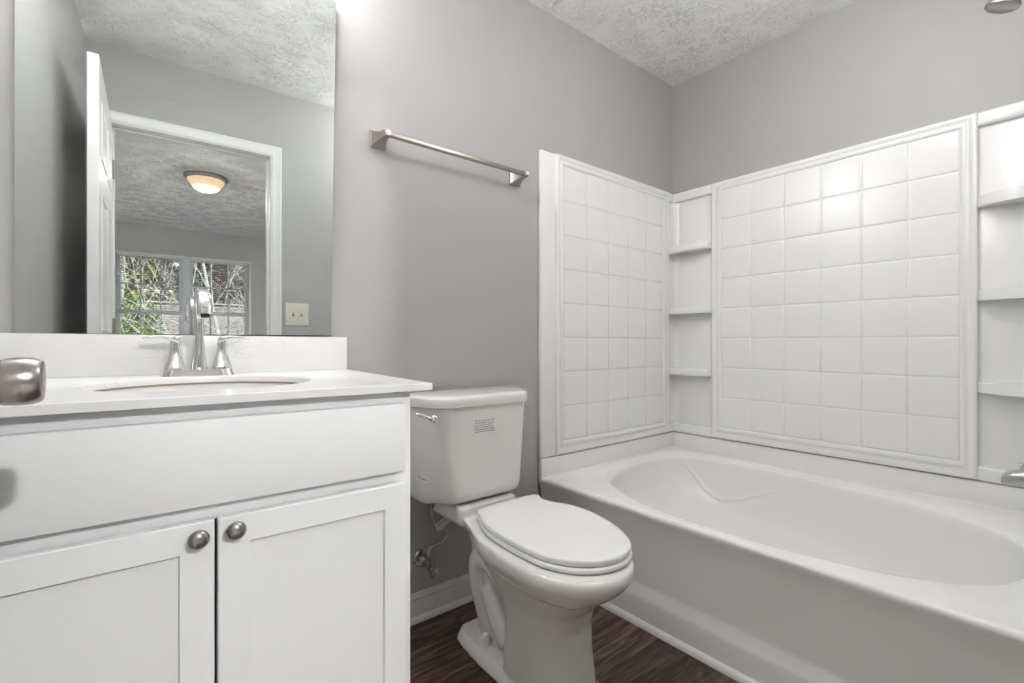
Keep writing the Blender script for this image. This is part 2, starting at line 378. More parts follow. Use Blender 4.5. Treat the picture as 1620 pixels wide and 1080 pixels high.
# ------------------------------------------------------------------ room shell
XB = 2.413; YC = -1.525; ZC = 2.425; TW = 0.11
DX0, DX1, DZ = -0.105, 0.597, 2.045       # doorway in the wall opposite the mirror
def wdx(y): return -0.24 + 0.04 * (y / YC)   # the left wall runs slightly out of square
b = NB(); box(b, -0.5, XB + .12, YC, 0.12, -0.1, 0.0)
box(b, DX0 - .02, DX1 + .02, YC - TW, YC, -0.1, 0.0); struct('floor', b, M['floor'], smooth=False)
b = NB(); box(b, -0.5, XB + .12, YC - TW * .5, 0.12, ZC, ZC + 0.1); struct('ceiling', b, M['ceiling'], smooth=False)
b = NB(); box(b, -0.5, XB + .12, 0.0, 0.12, 0.0, ZC); struct('wall_back', b, M['wall'], smooth=False)
b = NB(); box(b, XB, XB + .12, YC - TW, 0.0, 0.0, ZC); struct('wall_right', b, M['wall'], smooth=False)
b = NB(); prism(b, [(-0.24, 0), (wdx(YC), YC), (-0.5, YC), (-0.5, 0)], 0, ZC); struct('wall_left', b, M['wall'], smooth=False)
b = NB()
box(b, -0.5, DX0 - .02, YC - TW, YC, 0, ZC); box(b, DX1 + .02, XB, YC - TW, YC, 0, ZC); box(b, DX0 - .02, DX1 + .02, YC - TW, YC, DZ + .02, ZC)
struct('wall_front', b, M['wall'], smooth=False)

# skirting behind the toilet
def base_profile(t=0.013, h=0.095):
    return [(0, 0), (t, 0), (t, h * .72), (t * .8, h * .76), (t * .85, h * .82), (t * .45, h * .92), (t * .4, h), (0, h)]
b = NB(); profile_sweep(b, base_profile(), 0, 0.52, 1.398, lambda u, v, a: Vector((a, -u, v)))
struct('baseboard_back', b, M['dirtytrim'])
b = NB()
sh = [(0.013, 0)] + [(0.013 + .015 * cos(a), .017 * sin(a)) for a in [R(x) for x in (0, 20, 40, 60, 80, 90)]]
profile_sweep(b, sh, 0, 0.52, 1.398, lambda u, v, a: Vector((a, -u, v))); struct('trim_1', b, M['dirtytrim'])
b = NB(); profile_sweep(b, base_profile(), 0, 0.66, 1.40, lambda u, v, a: Vector((a, YC + u, v))); struct('baseboard_front', b, M['trim'])

# door casing on both faces of the doorway wall, jamb and stop
def casing_prof(): return [(0, 0), (.057, 0), (.057, .017), (.050, .019), (.044, .016), (.030, .013), (.020, .012), (.012, .014), (.004, .010), (0, .008)]
def casing(name, y0, dirn):
    b = NB()
    path = [((DX0, 0), (-1, 0)), ((DX0, DZ), (-1, 1)), ((DX1, DZ), (1, 1)), ((DX1, 0), (1, 0))]
    rings = [[Vector((p[0] + d[0] * u, y0 + dirn * v, p[1] + d[1] * u)) for u, v in casing_prof()] for p, d in path]
    loft(b, rings); struct(name, b, M['trim'], angle=25)
casing('trim_2', YC, 1); casing('trim_3', YC - TW, -1)
b = NB()
for x0, x1, z0, z1 in ((DX0 - .02, DX0, 0, DZ), (DX1, DX1 + .02, 0, DZ), (DX0 - .02, DX1 + .02, DZ, DZ + .02)):
    box(b, x0, x1, YC - TW, YC, z0, z1, .001)
for x0, x1, z0, z1 in ((DX0, DX0 + .011, 0, DZ), (DX1 - .011, DX1, 0, DZ), (DX0, DX1, DZ - .011, DZ)):
    box(b, x0, x1, YC - .075, YC - .040, z0, z1, .002)
struct('trim_4', b, M['trim'])

# open six-panel door standing along the left wall, with its knob
DFX = -0.100; DTIP = -0.812
door = bpy.data.objects.new('door_1', None); COL.objects.link(door); door.location = (DFX - .017, YC, 0); ORG[door.name] = Vector(door.location); door['kind'] = 'structure'
b = NB(); box(b, DFX - .034, DFX, DTIP, YC + .006, 0.008, 2.038, .0015)
ys = [(YC + .105, YC + .325), (YC + .39, YC + .61)]
for ya, yb in ys:
    for za, zb in ((.22, .86), (1.02, 1.55), (1.68, 1.90)):
        for sx, x in ((1, DFX), (-1, DFX - .034)):
            xs = [x, x + sx * .004, x + sx * .004, x - sx * .001, x + sx * .005]
            ins = [0, .004, .012, .020, .045]
            rings = [[Vector((xx, ya + i, za + i)), Vector((xx, yb - i, za + i)), Vector((xx, yb - i, zb - i)), Vector((xx, ya + i, zb - i))] for xx, i in zip(xs, ins)]
            loft(b, rings, cap0=False)
obj('door_leaf', b, M['trim'], door, angle=20)
KY, KZ = -0.872, 0.942
b = NB(); lathe(b, [(.0, 0), (.032, 0), (.032, .003), (.028, .006), (0, .006)], (DFX + .0005, KY, KZ), 'X', 40)
lathe(b, [(.012, .004), (.014, .008), (.0195, .011), (.0222, .019), (.0232, .028), (.0228, .036), (.0212, .042), (.0198, .0445), (.0185, .0455), (.010, .0462), (0, .0464)], (DFX - .0060, KY, KZ), 'X', 48)
kn = obj('door_knob', b, M['darknickel'], door, angle=50, label='brushed metal door knob')
b = NB(); lathe(b, [(0, 0), (.032, 0), (.032, .006), (.013, .007), (.013, .02), (.022, .024), (.024, .036), (.021, .05), (0, .052)], (DFX - .0345, KY, KZ), (-1, 0, 0), 40)
obj('door_knob', b, M['darknickel'], door, angle=50, label='brushed metal door knob')
for hz in (.25, 1.05, 1.82):
    b = NB(); tube(b, [(DFX + .006, YC + .004, hz - .045), (DFX + .006, YC + .004, hz + .045)], .006, 10, smooth=False)
    obj('hinge', b, M['nickel'], door, label='metal hinge')

# ------------------------------------------------------------------ bathtub
TX0, TX1, TY0, TY1 = 1.386, 2.405, -1.517, -0.006
TZ = 0.400
tub = thing('bathtub', 'wide white garden bathtub filling the alcove right of the toilet', 'bathtub', (1.9, -.76, 0))
basin = catmull([Vector((x, y, 0)) for x, y in [(1.435, -.72), (1.452, -.52), (1.505, -.38), (1.58, -.25), (1.68, -.17), (1.83, -.118), (2.02, -.095), (2.18, -.105), (2.27, -.17), (2.31, -.32), (2.305, -.6),
                 (2.262, -.95), (2.20, -1.2), (2.08, -1.36), (1.9, -1.42), (1.7, -1.385), (1.56, -1.285), (1.47, -1.1), (1.437, -.9)]], 14, True)
bc = Vector((1.86, -.78, 0))
def ray_rect(d):
    t = 1e9
    if d.x > 1e-9: t = min(t, (TX1 - bc.x) / d.x)
    if d.x < -1e-9: t = min(t, (TX0 + .016 - bc.x) / d.x)
    if d.y > 1e-9: t = min(t, (TY1 - bc.y) / d.y)
    if d.y < -1e-9: t = min(t, (TY0 - bc.y) / d.y)
    return bc + d * t
# exact corners are snapped in
outer = [ray_rect((p - bc)) for p in basin]
for cx, cy in ((TX0 + .016, TY0), (TX0 + .016, TY1), (TX1, TY0), (TX1, TY1)):
    i = min(range(len(outer)), key=lambda k: (outer[k] - Vector((cx, cy, 0))).length); outer[i] = Vector((cx, cy, 0))
def off(k, z, step=0):
    o_ = []
    for p in basin:
        w_ = min(1, max(0, (p.x - 1.46) / .16)) if step else 1      # the step round the rim fades out along the front edge
        o_.append(Vector((bc.x + (p.x - bc.x) * k, bc.y + (p.y - bc.y) * k, TZ + (z - TZ) * (w_ if k > 1.01 else .5 + .5 * w_))))
    return o_
def lerp_ring(A, B, s, z): return [Vector((a.x * (1 - s) + b_.x * s, a.y * (1 - s) + b_.y * s, z)) for a, b_ in zip(A, B)]
floorring = []
for p in basin:
    a = math.atan2(p.y - bc.y, p.x - bc.x)
    ex = 2.6
    c_, s_ = cos(a), sin(a)
    floorring.append(Vector((1.87 + .27 * math.copysign(abs(c_) ** (2 / ex), c_), -.93 + .40 * math.copysign(abs(s_) ** (2 / ex), s_), 0)))
out_edge = [Vector((p.x, p.y, TZ)) for p in outer]
rings = [out_edge, lerp_ring(outer, basin, .5, TZ), [Vector((p.x * .4 + q.x * .6, p.y * .4 + q.y * .6, TZ)) for p, q in zip(outer, off(1.04, 0))]]
rings = [out_edge,
         [Vector((o.x * .5 + q.x * .5, o.y * .5 + q.y * .5, TZ)) for o, q in zip(outer, off(1.045, 0))],
         off(1.045, TZ), off(1.038, TZ - .002, 1), off(1.03, TZ - .0085, 1), off(1.015, TZ - .0095, 1), off(1.006, TZ - .012, 1), off(1.0, TZ - .018, 1), off(.995, TZ - .026)]
N = 44; n0 = off(.995, 0); top = TZ - .026; bot = .085
for k in range(1, N + 1):
    t = k / N * pi / 2
    s = 1 - cos(t) ** (2 / 2.4); z = top - (top - bot) * sin(t) ** (2 / 2.4)
    rings.append(lerp_ring(n0, floorring, s, z))
for k in (.7, .4, .1): rings.append([Vector((1.87 + (p.x - 1.87) * k, -.93 + (p.y + .93) * k, bot - .004 * (1 - k))) for p in floorring])
b = NB(); loft(b, rings, cap0=False)
# moulded arm-rest bead winding down the far side of the basin (points in plan, laid on the basin surface)
from mathutils.bvhtree import BVHTree
bv = BVHTree.FromBMesh(b)
bead = []
ARM = [(2.251, -.111, .394), (2.256, -.156, .369), (2.276, -.209, .304), (2.281, -.277, .239), (2.279, -.341, .211), (2.287, -.406, .218), (2.298, -.485, .249), (2.301, -.572, .291), (2.298, -.633, .312)]
for p_ in catmull([Vector(p) for p in ARM], 6):
    h_ = bv.find_nearest(p_)
    nrm_ = h_[1] if h_[1].z > 0 else -h_[1]
    bead.append((h_[0], nrm_))
nbd = len(bead)
brs = []
for i_, (p_, nn_) in enumerate(bead):
    tt = i_ / (nbd - 1); d_ = (bead[min(i_ + 1, nbd - 1)][0] - bead[max(i_ - 1, 0)][0]).normalized(); sd_ = nn_.cross(d_).normalized()
    f_ = min(1, tt * 4, (1 - tt) * 3.0); wd_ = .006 + .007 * sin(pi * min(1, tt * 1.1)); ht_ = .0045 * max(.02, f_)
    brs.append([p_ - nn_ * .0035 + sd_ * wd_ * cos(2 * pi * k / 16) + nn_ * (ht_ + .0035) * sin(2 * pi * k / 16) for k in range(16)])
loft(b, brs)
# apron with a rounded rim and a stepped foot
prof = [(TX0 + .016, TZ), (TX0 + .008, TZ - .0015), (TX0 + .002, TZ - .006), (TX0, TZ - .014), (TX0 + .002, TZ - .024), (TX0 + .010, TZ - .045), (TX0 + .018, .30), (TX0 + .024, .140),
        (TX0 + .022, .128), (TX0 + .010, .100), (TX0 + .006, .088), (TX0 + .008, .0), (TX0 + .05, 0), (TX0 + .05, TZ - .03)]
tb = b
rings2 = [[Vector((u, y, v)) for u, v in prof] for y in (TY1, TY0)]
obj('basin', b, M['tub'], tub, angle=60)
b = NB(); loft(b, rings2); obj('apron', b, M['tub'], tub, angle=50)
# upstand round three sides
b = NB()
box(b, TX0 + .001, XB - .001, -.022, -.0015, TZ - .01, .479, .004, 3)
box(b, XB - .022, XB - .0015, YC + .002, -.0015, TZ - .01, .479, .004, 3)
box(b, TX0 + .001, XB - .001, YC + .0015, YC + .022, TZ - .01, .479, .004, 3)
obj('tiling_flange', b, M['tub'], tub, angle=50)
b = NB(); shp = [(0, 0)] + [(-.016 * cos(a), .020 * sin(a)) for a in [R(x) for x in (0, 20, 40, 60, 80, 90)]]
profile_sweep(b, shp, 0, -.03, YC + .02, lambda u, v, a: Vector((TX0 + .007 + u, a, v))); struct('trim_5', b, M['trim'])

# ------------------------------------------------------------------ shower surround
sur = thing('shower_surround', 'white moulded tile-pattern shower surround above the bathtub', 'shower surround', (2.0, -.1, .48))
SZ0, SZ1 = .482, 1.806
def tile_panel(b, P, a0, a1, o0, o1, z0, z1, zi0, zi1, nc, nr, base, face):
    """P(a,z,h): along, up, out of the wall. outer o0..o1, tiles a0..a1"""
    # stepped double-bead frame
    def ring(ins, h):
        # ins 0 = outer edge, 1 = inner edge of frame
        x0 = o0 + (a0 - o0) * ins; x1 = o1 + (a1 - o1) * ins; zz0 = z0 + (zi0 - z0) * ins; zz1 = z1 + (zi1 - z1) * ins
        return [P(x0, zz0, h), P(x1, zz0, h), P(x1, zz1, h), P(x0, zz1, h)]
    fr = [(0, base * .2), (0, face - .006), (.03, face - .002), (.10, face), (.22, face), (.32, face - .001), (.42, face - .006), (.50, face - .0075), (.58, face - .006), (.66, face - .002), (.78, face - .001), (.90, face - .004), (.97, face - .009), (1, face - .011)]
    loft(b, [ring(i, h) for i, h in fr], cap0=False, cap1=True)
    w = (a1 - a0) / nc; hgt = (zi1 - zi0) / nr; g = .0016 * (1 if a1 > a0 else -1)
    for i in range(nc):
        for j in range(nr):
            x0, x1, zz0, zz1 = a0 + w * i, a0 + w * (i + 1), zi0 + hgt * j, zi0 + hgt * (j + 1)
            rr = []
            for ins, h in ((.9, face - .011), (.9, face - .0108), (1.9, face - .0088), (3.0, face - .0082), (6, face - .0079), (20, face - .0078)):
                k = g * ins; kz = abs(g) * ins
                rr.append([P(x0 + k, zz0 + kz, h), P(x1 - k, zz0 + kz, h), P(x1 - k, zz1 - kz, h), P(x0 + k, zz1 - kz, h)])
            loft(b, rr, cap0=False)
# back-wall end (behind toilet end of the tub)
b = NB()
box(b, 1.387, 1.50, -.018, -.001, SZ0, SZ1, .003, 3)
PA = lambda a, z, h: Vector((a, -h, z))
tile_panel(b, PA, 1.520, 2.287, 1.472, 2.336, SZ0 + .002, SZ1, .543, 1.762, 5, 8, .005, .031)
obj('end_panel', b, M['acrylic'], sur, angle=40)
b = NB()
PB = lambda a, z, h: Vector((XB - h, a, z))
tile_panel(b, PB, -.298, -1.201, -.247, -1.250, SZ0 + .002, SZ1, .543, 1.762, 6, 8, .005, .033)
obj('long_panel', b, M['acrylic'], sur, angle=40)
# far end panel, mirrored
b = NB(); PC = lambda a, z, h: Vector((a, YC + h, z))
box(b, 1.387, 1.50, YC + .001, YC + .018, SZ0, SZ1, .003, 3)
tile_panel(b, PC, 1.520, 2.287, 1.472, 2.336, SZ0 + .002, SZ1, .543, 1.762, 5, 8, .005, .031)
obj('end_panel', b, M['acrylic'], sur, angle=40)
# corner columns: flat backs, top and bottom bands
def column(ya, yb, corner_y, sgn):
    b = NB()
    box(b, XB - .012, XB - .001, min(ya, yb), max(ya, yb), SZ0, SZ1 - .002, .002)
    x_in = 2.330
    box(b, x_in, XB - .001, min(corner_y, corner_y - sgn * .012), max(corner_y, corner_y - sgn * .012), SZ0, SZ1 - .002, .002)
    # coved corner
    cov = [(XB - .012, 0), (XB - .012, .05), (XB - .018, .03), (XB - .030, .018), (XB - .050, .012), (XB, .012), (XB, 0)]
    prism(b, [(x, corner_y - sgn * h) for x, h in [(XB - .001, .001), (XB - .001, .05), (XB - .012, .05), (XB - .016, .034), (XB - .024, .024), (XB - .034, .016), (XB - .05, .012), (XB - .05, .001)]], SZ0, SZ1 - .002)
    for z0, z1 in ((SZ0, SZ0 + .052), (SZ1 - .05, SZ1)):
        box(b, XB - .030, XB - .001, min(ya, yb), max(ya, yb), z0, z1, .009, 4)
        box(b, x_in, XB - .02, min(corner_y, corner_y - sgn * .026), max(corner_y, corner_y - sgn * .026), z0, z1, .009, 4)
    return obj('corner_column', b, M['acrylic'], sur, angle=45)
c1 = column(-.252, -.001, -.0005, 1)
c2 = column(YC + .001, -1.246, YC + .0005, -1)
for zt in (1.502, 1.167, .838):
    # small shelf, left corner
    b = NB(); th = .036
    prism(b, [(XB - .008, -.006), (2.332, -.006), (2.330, -.20), (2.331, -.222), (2.337, -.238), (2.348, -.246), (XB - .008, -.2475)], zt - th, zt, .005, 3)
    obj('shelf', b, M['acrylic'], sur, angle=50)
    # bow-fronted shelf, right corner
    b = NB()
    y0, y1 = -1.249, YC + .008
    pts = [(XB - .008, y0), (XB - .030, y0)] + [(XB - .030 - .060 * sin(pi * min(1, k / 12 * 1.05)) ** .6, y0 + (y1 - y0) * k / 12) for k in range(1, 12)] + [(XB - .035, y1), (XB - .008, y1)]
    prism(b, pts, zt - .040, zt, .005, 3)
    obj('shelf', b, M['acrylic'], sur, angle=50)

# tub spout and shower head on the front wall
sp = thing('tub_spout', 'chrome tub spout with diverter knob at right edge', 'tub spout', (1.9, YC + .001, .61))
b = NB()
rings = []
for y, hw, zt, zb in ((0, .030, .636, .584), (.02, .027, .634, .588), (.06, .025, .633, .589), (.11, .024, .632, .588), (.135, .023, .628, .586), (.15, .020, .620, .585), (.158, .014, .607, .5865)):
    r_ = []
    for k in range(24):
        a = 2 * pi * k / 24; ex = 3
        r_.append(Vector((1.9 + hw * math.copysign(abs(cos(a)) ** (2 / ex), cos(a)), YC + .012 + y, (zt + zb) / 2 + (zt - zb) / 2 * math.copysign(abs(sin(a)) ** (2 / ex), sin(a)))))
    rings.append(r_)
loft(b, rings); obj('spout_body', b, M['satin'], sp, angle=60)
b = NB(); lathe(b, [(0, 0), (.0045, 0), (.0045, .012), (.009, .018), (.0095, .021), (.006, .022), (0, .0215)], (1.9, YC + .012 + .120, .629), 'Z', 20)
obj('diverter_knob', b, M['chrome'], sp, angle=50)
b = NB(); lathe(b, [(0, 0), (.036, 0), (.036, .003), (.030, .006), (0, .006)], (1.9, YC + .0245, .61), 'Y', 32); obj('escutcheon', b, M['chrome'], sp)
shd = thing('shower_fixture', 'chrome shower head at the top right corner', 'shower head', (1.9, YC, 1.98))
b = NB(); tube(b, [(1.9, YC + .001, 2.03), (1.9, YC + .06, 2.035), (1.9, YC + .11, 2.01), (1.9, YC + .15, 1.965)], .0085, 12); obj('shower_arm', b, M['chrome'], shd)
b = NB(); lathe(b, [(0, 0), (.03, 0), (.028, .006), (.012, .010), (0, .010)], (1.9, YC + .001, 2.03), 'Y', 32); obj('escutcheon', b, M['chrome'], shd)
b = NB(); lathe(b, [(0, -.004), (.010, -.004), (.013, .006), (.014, .016), (.022, .030), (.035, .044), (.038, .050), (.038, .056), (.034, .059), (0, .060)], (1.9, YC + .150, 1.965), Vector((0, .35, -.94)), 36)
obj('spray_head', b, M['darknickel'], shd, angle=40)

# ------------------------------------------------------------------ vanity
def VZ(x, y, z): return z + .0150 * (y + .02) - .006 * (x - .15) + .0005   # the top sits a touch out of level
def shear(bm):
    for v in bm.verts: v.co.z = VZ(v.co.x, v.co.y, v.co.z)
van = thing('vanity_cabinet', 'white shaker vanity cabinet with two doors under the mirror', 'cabinet', (.14, -.27, 0))
CX0, CX1, CYF = -.214, .511, -.532
ZT = .896            # counter top surface at the wall
def vbox(b, x0, x1, y0, y1, z0, z1, bev=0, seg=2): box(b, x0, x1, y0, y1, z0, z1, bev, seg)
b = NB()
vbox(b, CX1 - .016, CX1, CYF + .018, -.003, 0, ZT - .018, .0008)
vbox(b, CX0, CX0 + .016, CYF + .018, -.003, 0, ZT - .018, .0008)
vbox(b, CX0 + .016, CX1 - .016, CYF + .06, -.003, .09, .105)
vbox(b, CX0 + .016, CX1 - .016, CYF + .075, CYF + .09, 0, .09)
vbox(b, CX0 + .016, CX1 - .016, -.015, -.003, .1, ZT - .018)
# face frame
FZ0 = .10
for x0, x1, z0, z1 in ((CX0, CX0 + .04, FZ0, ZT - .017), (CX1 - .04, CX1, FZ0, ZT - .017), (CX0 + .04, CX1 - .04, ZT - .075, ZT - .017), (CX0 + .04, CX1 - .04, .665, .715), (CX0 + .04, CX1 - .04, FZ0, FZ0 + .05), (.10, .155, FZ0 + .05, .665)):
    vbox(b, x0, x1, CYF, CYF + .018, z0, z1, .0006)
shear(b)
for v in b.verts:
    if v.co.z < .12: v.co.z = max(0.0, v.co.z)
obj('carcass', b, M['cabinet'], van, angle=30)
b = NB(); vbox(b, .1268 - .008, .1268 + .008, CYF - .002, CYF - .0002, .10, .672); shear(b); obj('painted_gap_shade', b, M['dark'], van, smooth=False, label='dark strip painting the shade between the two doors')  # dark strip on the face frame stands in for shade between the doors
DY0, DY1 = CYF - .0215, CYF - .003
b = NB(); vbox(b, -.200, .4885, DY0, DY1, .7035, .8535, .002, 2); shear(b)
obj('false_drawer_front', b, M['cabinet'], van, angle=30)
def cab_door(x0, x1, z0, z1, kx, kz):
    b = NB(); w = .050
    def rg(ins, y): return [Vector((x0 + ins, y, z0 + ins)), Vector((x1 - ins, y, z0 + ins)), Vector((x1 - ins, y, z1 - ins)), Vector((x0 + ins, y, z1 - ins))]
    loft(b, [rg(0, DY1), rg(0, DY0 + .002), rg(.002, DY0), rg(w, DY0), rg(w + .0008, DY0 + .001), rg(w + .0012, DY0 + .009), rg(w + .004, DY0 + .0092)])
    shear(b); d = obj('cabinet_door', b, M['cabinet'], van, angle=25, smooth=True)
    b = NB(); kz = VZ(kx, DY0, kz)
    lathe(b, [(0, 0), (.008, 0), (.0065, .004), (.006, .010), (.0105, .0135), (.0158, .0165), (.0165, .019), (.0155, .0215), (.0125, .0245), (.0075, .0270), (0, .0280)], (kx, DY0 + .0005, kz), (0, -1, 0), 40)
    obj('knob', b, M['darknickel'], d, angle=60, label='round brushed nickel knob')
cab_door(.1295, .4905, .112, .6775, .1545, .656)
cab_door(-.233 + .02, .1245, .112, .6775, .099, .654)

# counter top with oval sink
top = thing('countertop', 'white veined vanity top with backsplash and oval sink', 'countertop', (.15, -.28, .88))
ex0, ex1, ey0, ey1 = -.213, .5515, -.562, -.003
sc = Vector((.142, -.292, 0)); sa, sb = .213, .176
NE = 96
def el(k, z, a=sa, c=sb): return [Vector((sc.x + a * k * cos(2 * pi * i / NE), sc.y + c * k * sin(2 * pi * i / NE), z)) for i in range(NE)]
def rect_ring(z, ins=0):
    out = []
    for i in range(NE):
        d = Vector((sa * cos(2 * pi * i / NE), sb * sin(2 * pi * i / NE), 0)); t = 1e9
        if d.x > 1e-9: t = min(t, (ex1 - ins - sc.x) / d.x)
        if d.x < -1e-9: t = min(t, (ex0 + ins - sc.x) / d.x)
        if d.y > 1e-9: t = min(t, (ey1 - ins - sc.y) / d.y)
        if d.y < -1e-9: t = min(t, (ey0 + ins - sc.y) / d.y)
        p = sc + d * t; out.append(Vector((p.x, p.y, z)))
    for cx, cy in ((ex0 + ins, ey0 + ins), (ex0 + ins, ey1 - ins), (ex1 - ins, ey0 + ins), (ex1 - ins, ey1 - ins)):
        i = min(range(NE), key=lambda k: (out[k].xy - Vector((cx, cy))).length); out[i] = Vector((cx, cy, z))
    return out
b = NB(); th = .0155
loft(b, [rect_ring(ZT, .001), rect_ring(ZT - .001, 0), rect_ring(ZT - th), el(1.0, ZT - th), el(1.0, ZT - .003), el(1.007, ZT - .0008), el(1.015, ZT), rect_ring(ZT, .001)], cap0=False, cap1=False)
bmesh.ops.remove_doubles(b, verts=b.verts[:], dist=1e-5)
shear(b); obj('counter_slab', b, M['marble'], top, angle=40)
b = NB(); box(b, -.236, .5515, -.022, -.001, ZT + .0003, ZT + .1015, .0015); shear(b); obj('backsplash', b, M['marble'], top, angle=30)
b = NB()
rr = [el(1.035, ZT - th - .0005), el(1.035, ZT - th - .004)]
rin = [el(1.0, ZT - th - .002)]
for k in range(0, 11):
    t = k / 10 * pi / 2
    rin.append([Vector((sc.x + (p.x - sc.x), sc.y + (p.y - sc.y), ZT - th - .004 - .135 * sin(t))) for p in el(max(.06, cos(t) ** .55 * 1.01), 0)])
loft(b, rin, cap0=False)
shear(b); obj('sink_basin', b, M['sink'], top, angle=60)
b = NB(); loft(b, [el(1.0005, ZT - th + .0015), el(1.0005, ZT - th - .004), el(.992, ZT - th - .004), el(.992, ZT - th - .001)], cap0=False, cap1=False); shear(b); obj('sealant_bead', b, M['caulk'], top, label='brown sealant line under the counter edge')
b = NB(); lathe(b, [(0, 0), (.026, 0), (.024, .003), (.012, .002), (0, .002)], (sc.x, sc.y, ZT - th - .142), 'Z', 24); obj('drain', b, M['chrome'], top)

# faucet
fau = thing('sink_faucet', 'chrome two-handle bathroom faucet behind the oval sink', 'faucet', (.15, -.078, VZ(.15, -.078, ZT)))
fy = -.080; fz = VZ(.15, fy, ZT)
def se_ring(cx, cy, hx, hy, z, ex=4, n=32, tx=0):
    return [Vector((cx + hx * math.copysign(abs(cos(2 * pi * i / n)) ** (2 / ex), cos(2 * pi * i / n)), cy + hy * math.copysign(abs(sin(2 * pi * i / n)) ** (2 / ex), sin(2 * pi * i / n)), z + tx * 0)) for i in range(n)]
b = NB(); loft(b, [se_ring(.15, fy, .0790, .029, fz, 6, 48), se_ring(.15, fy, .0775, .028, fz + .003, 6, 48), se_ring(.15, fy, .0735, .025, fz + .014, 6, 48), se_ring(.15, fy, .0725, .024, fz + .0165, 6, 48)])
obj('base_plate', b, M['chrome'], fau, angle=40)
# spout: flared square column rising and arching forward
b = NB()
path = [(fy, .0165), (fy, .030), (fy, .050), (fy - .001, .085), (fy - .003, .120), (fy - .007, .150), (fy - .017, .178), (fy - .035, .197), (fy - .058, .206), (fy - .082, .202), (fy - .103, .188), (fy - .118, .168), (fy - .124, .148)]
wid = [.0200, .0175, .0150, .0125, .0115, .0112, .0116, .0125, .0135, .0145, .0152, .0158, .0160]
dep = [.0200, .0180, .0160, .0140, .0130, .0125, .0120, .0115, .0110, .0105, .0105, .0110, .0115]
pts = catmull([Vector((.15, y, z + fz)) for y, z in path], 5)
rings = []
for i, p in enumerate(pts):
    d = (pts[min(i + 1, len(pts) - 1)] - pts[max(i - 1, 0)]).normalized(); nx = Vector((1, 0, 0)); ny = d.cross(nx)
    t = i / (len(pts) - 1) * (len(wid) - 1); k = min(int(t), len(wid) - 2); f_ = t - k
    w = wid[k] * (1 - f_) + wid[k + 1] * f_; h = dep[k] * (1 - f_) + dep[k + 1] * f_
    rings.append([p + nx * w * math.copysign(abs(cos(a)) ** (2 / 2.8), cos(a)) + ny * h * math.copysign(abs(sin(a)) ** (2 / 2.8), sin(a)) for a in [2 * pi * j / 28 for j in range(28)]])
loft(b, rings); spo = obj('spout', b, M['chrome'], fau, angle=50)
b = NB(); q = pts[-1]; lathe(b, [(0, 0), (.0095, 0), (.009, .004), (0, .0035)], q - Vector((0, -.0005, .0005)), Vector((0, -.2, -1)), 20); obj('aerator', b, M['dark'], spo)
for s in (-1, 1):
    hx = .15 + s * .0508
    b = NB()
    loft(b, [se_ring(hx, fy, .0225, .0235, fz + .0168, 5), se_ring(hx, fy, .0215, .0225, fz + .024, 5), se_ring(hx - s * .001, fy, .0165, .0175, fz + .040, 4.5), se_ring(hx - s * .001, fy, .0125, .0140, fz + .060, 4),
             se_ring(hx - s * .0, fy, .0105, .0120, fz + .078, 3.5), se_ring(hx, fy, .0105, .0115, fz + .088, 3)])
    hb = obj('handle', b, M['chrome'], fau, angle=50)
    b = NB(); rings = []
    for dx, z, hw, hh in ((-.0115, .082, .007, .005), (-.009, .088, .0105, .0085), (.0, .0925, .0115, .0090), (.010, .0955, .0115, .0068), (.022, .0970, .0112, .0052), (.040, .0970, .0108, .0043), (.056, .0950, .0100, .0036), (.0625, .0935, .0085, .0030)):
        rings.append([Vector((hx + s * dx + hh * .25 * sin(a), fy - .002 + hw * math.copysign(abs(cos(a)) ** .7, cos(a)), fz + z + hh * math.copysign(abs(sin(a)) ** .8, sin(a)))) for a in [2 * pi * j / 20 for j in range(20)]])
    loft(b, rings); obj('lever', b, M['chrome'], hb, angle=55)

# ------------------------------------------------------------------ wall mirror (hung a touch off the wall at its right edge)
mir = thing('wall_mirror', 'large frameless smudged wall mirror above the vanity', 'mirror', (.15, -.01, 1.0))
xl_b, xl_t, xr_b, xr_t = -.1885, -.186, .5015, .5175
mz0, mz1 = 1.0005, 2.052
TH = math.tan(.020)
def my(x, k=0.0): return -.0045 - (x + .19) * TH - k
out = [(xl_b, mz0), (xr_b, mz0), (xr_t, mz1 - .010), (xr_t - .030, mz1), (xl_t + .03, mz1), (xl_t, mz1 - .010)]
b = NB()
rings = [[Vector((x, my(x, k) , z)) for x, z in [(x_ + (.15 - x_) * i_, z_ + (1.5 - z_) * i_) for x_, z_ in out]] for k, i_ in ((-.003, 0), (.002, 0))]
loft(b, rings, cap1=False); obj('glass_edge', b, M['pewter'], mir, smooth=False, label='dark worn edge of the glass')
b = NB(); b.faces.new([b.verts.new((x, my(x, .00205), z)) for x, z in out]); obj('mirror_face', b, M['mirror'], mir, smooth=False)

# ------------------------------------------------------------------ vanity light above the mirror (just out of the picture)
vl = thing('vanity_light', 'three-globe vanity light bar above the mirror', 'wall light', (.18, -.02, 2.2))
b = NB(); box(b, -.14, .50, -.03, -.001, 2.16, 2.24, .008, 3); obj('back_bar', b, M['nickel'], vl)
for gx in (-.10, .14, .38):
    b = NB(); lathe(b, [(0, 0), (.03, 0), (.03, .006), (.016, .02), (.016, .10), (0, .10)], (gx, -.03, 2.20), (0, -1, -.25), 24); ho = obj('globe_holder', b, M['nickel'], vl)
    b = NB(); bmesh.ops.create_uvsphere(b, u_segments=24, v_segments=16, radius=.055, matrix=Matrix.Translation((gx, -.175, 2.178))); obj('globe', b, M['globe'], vl, label='lit frosted glass globe')

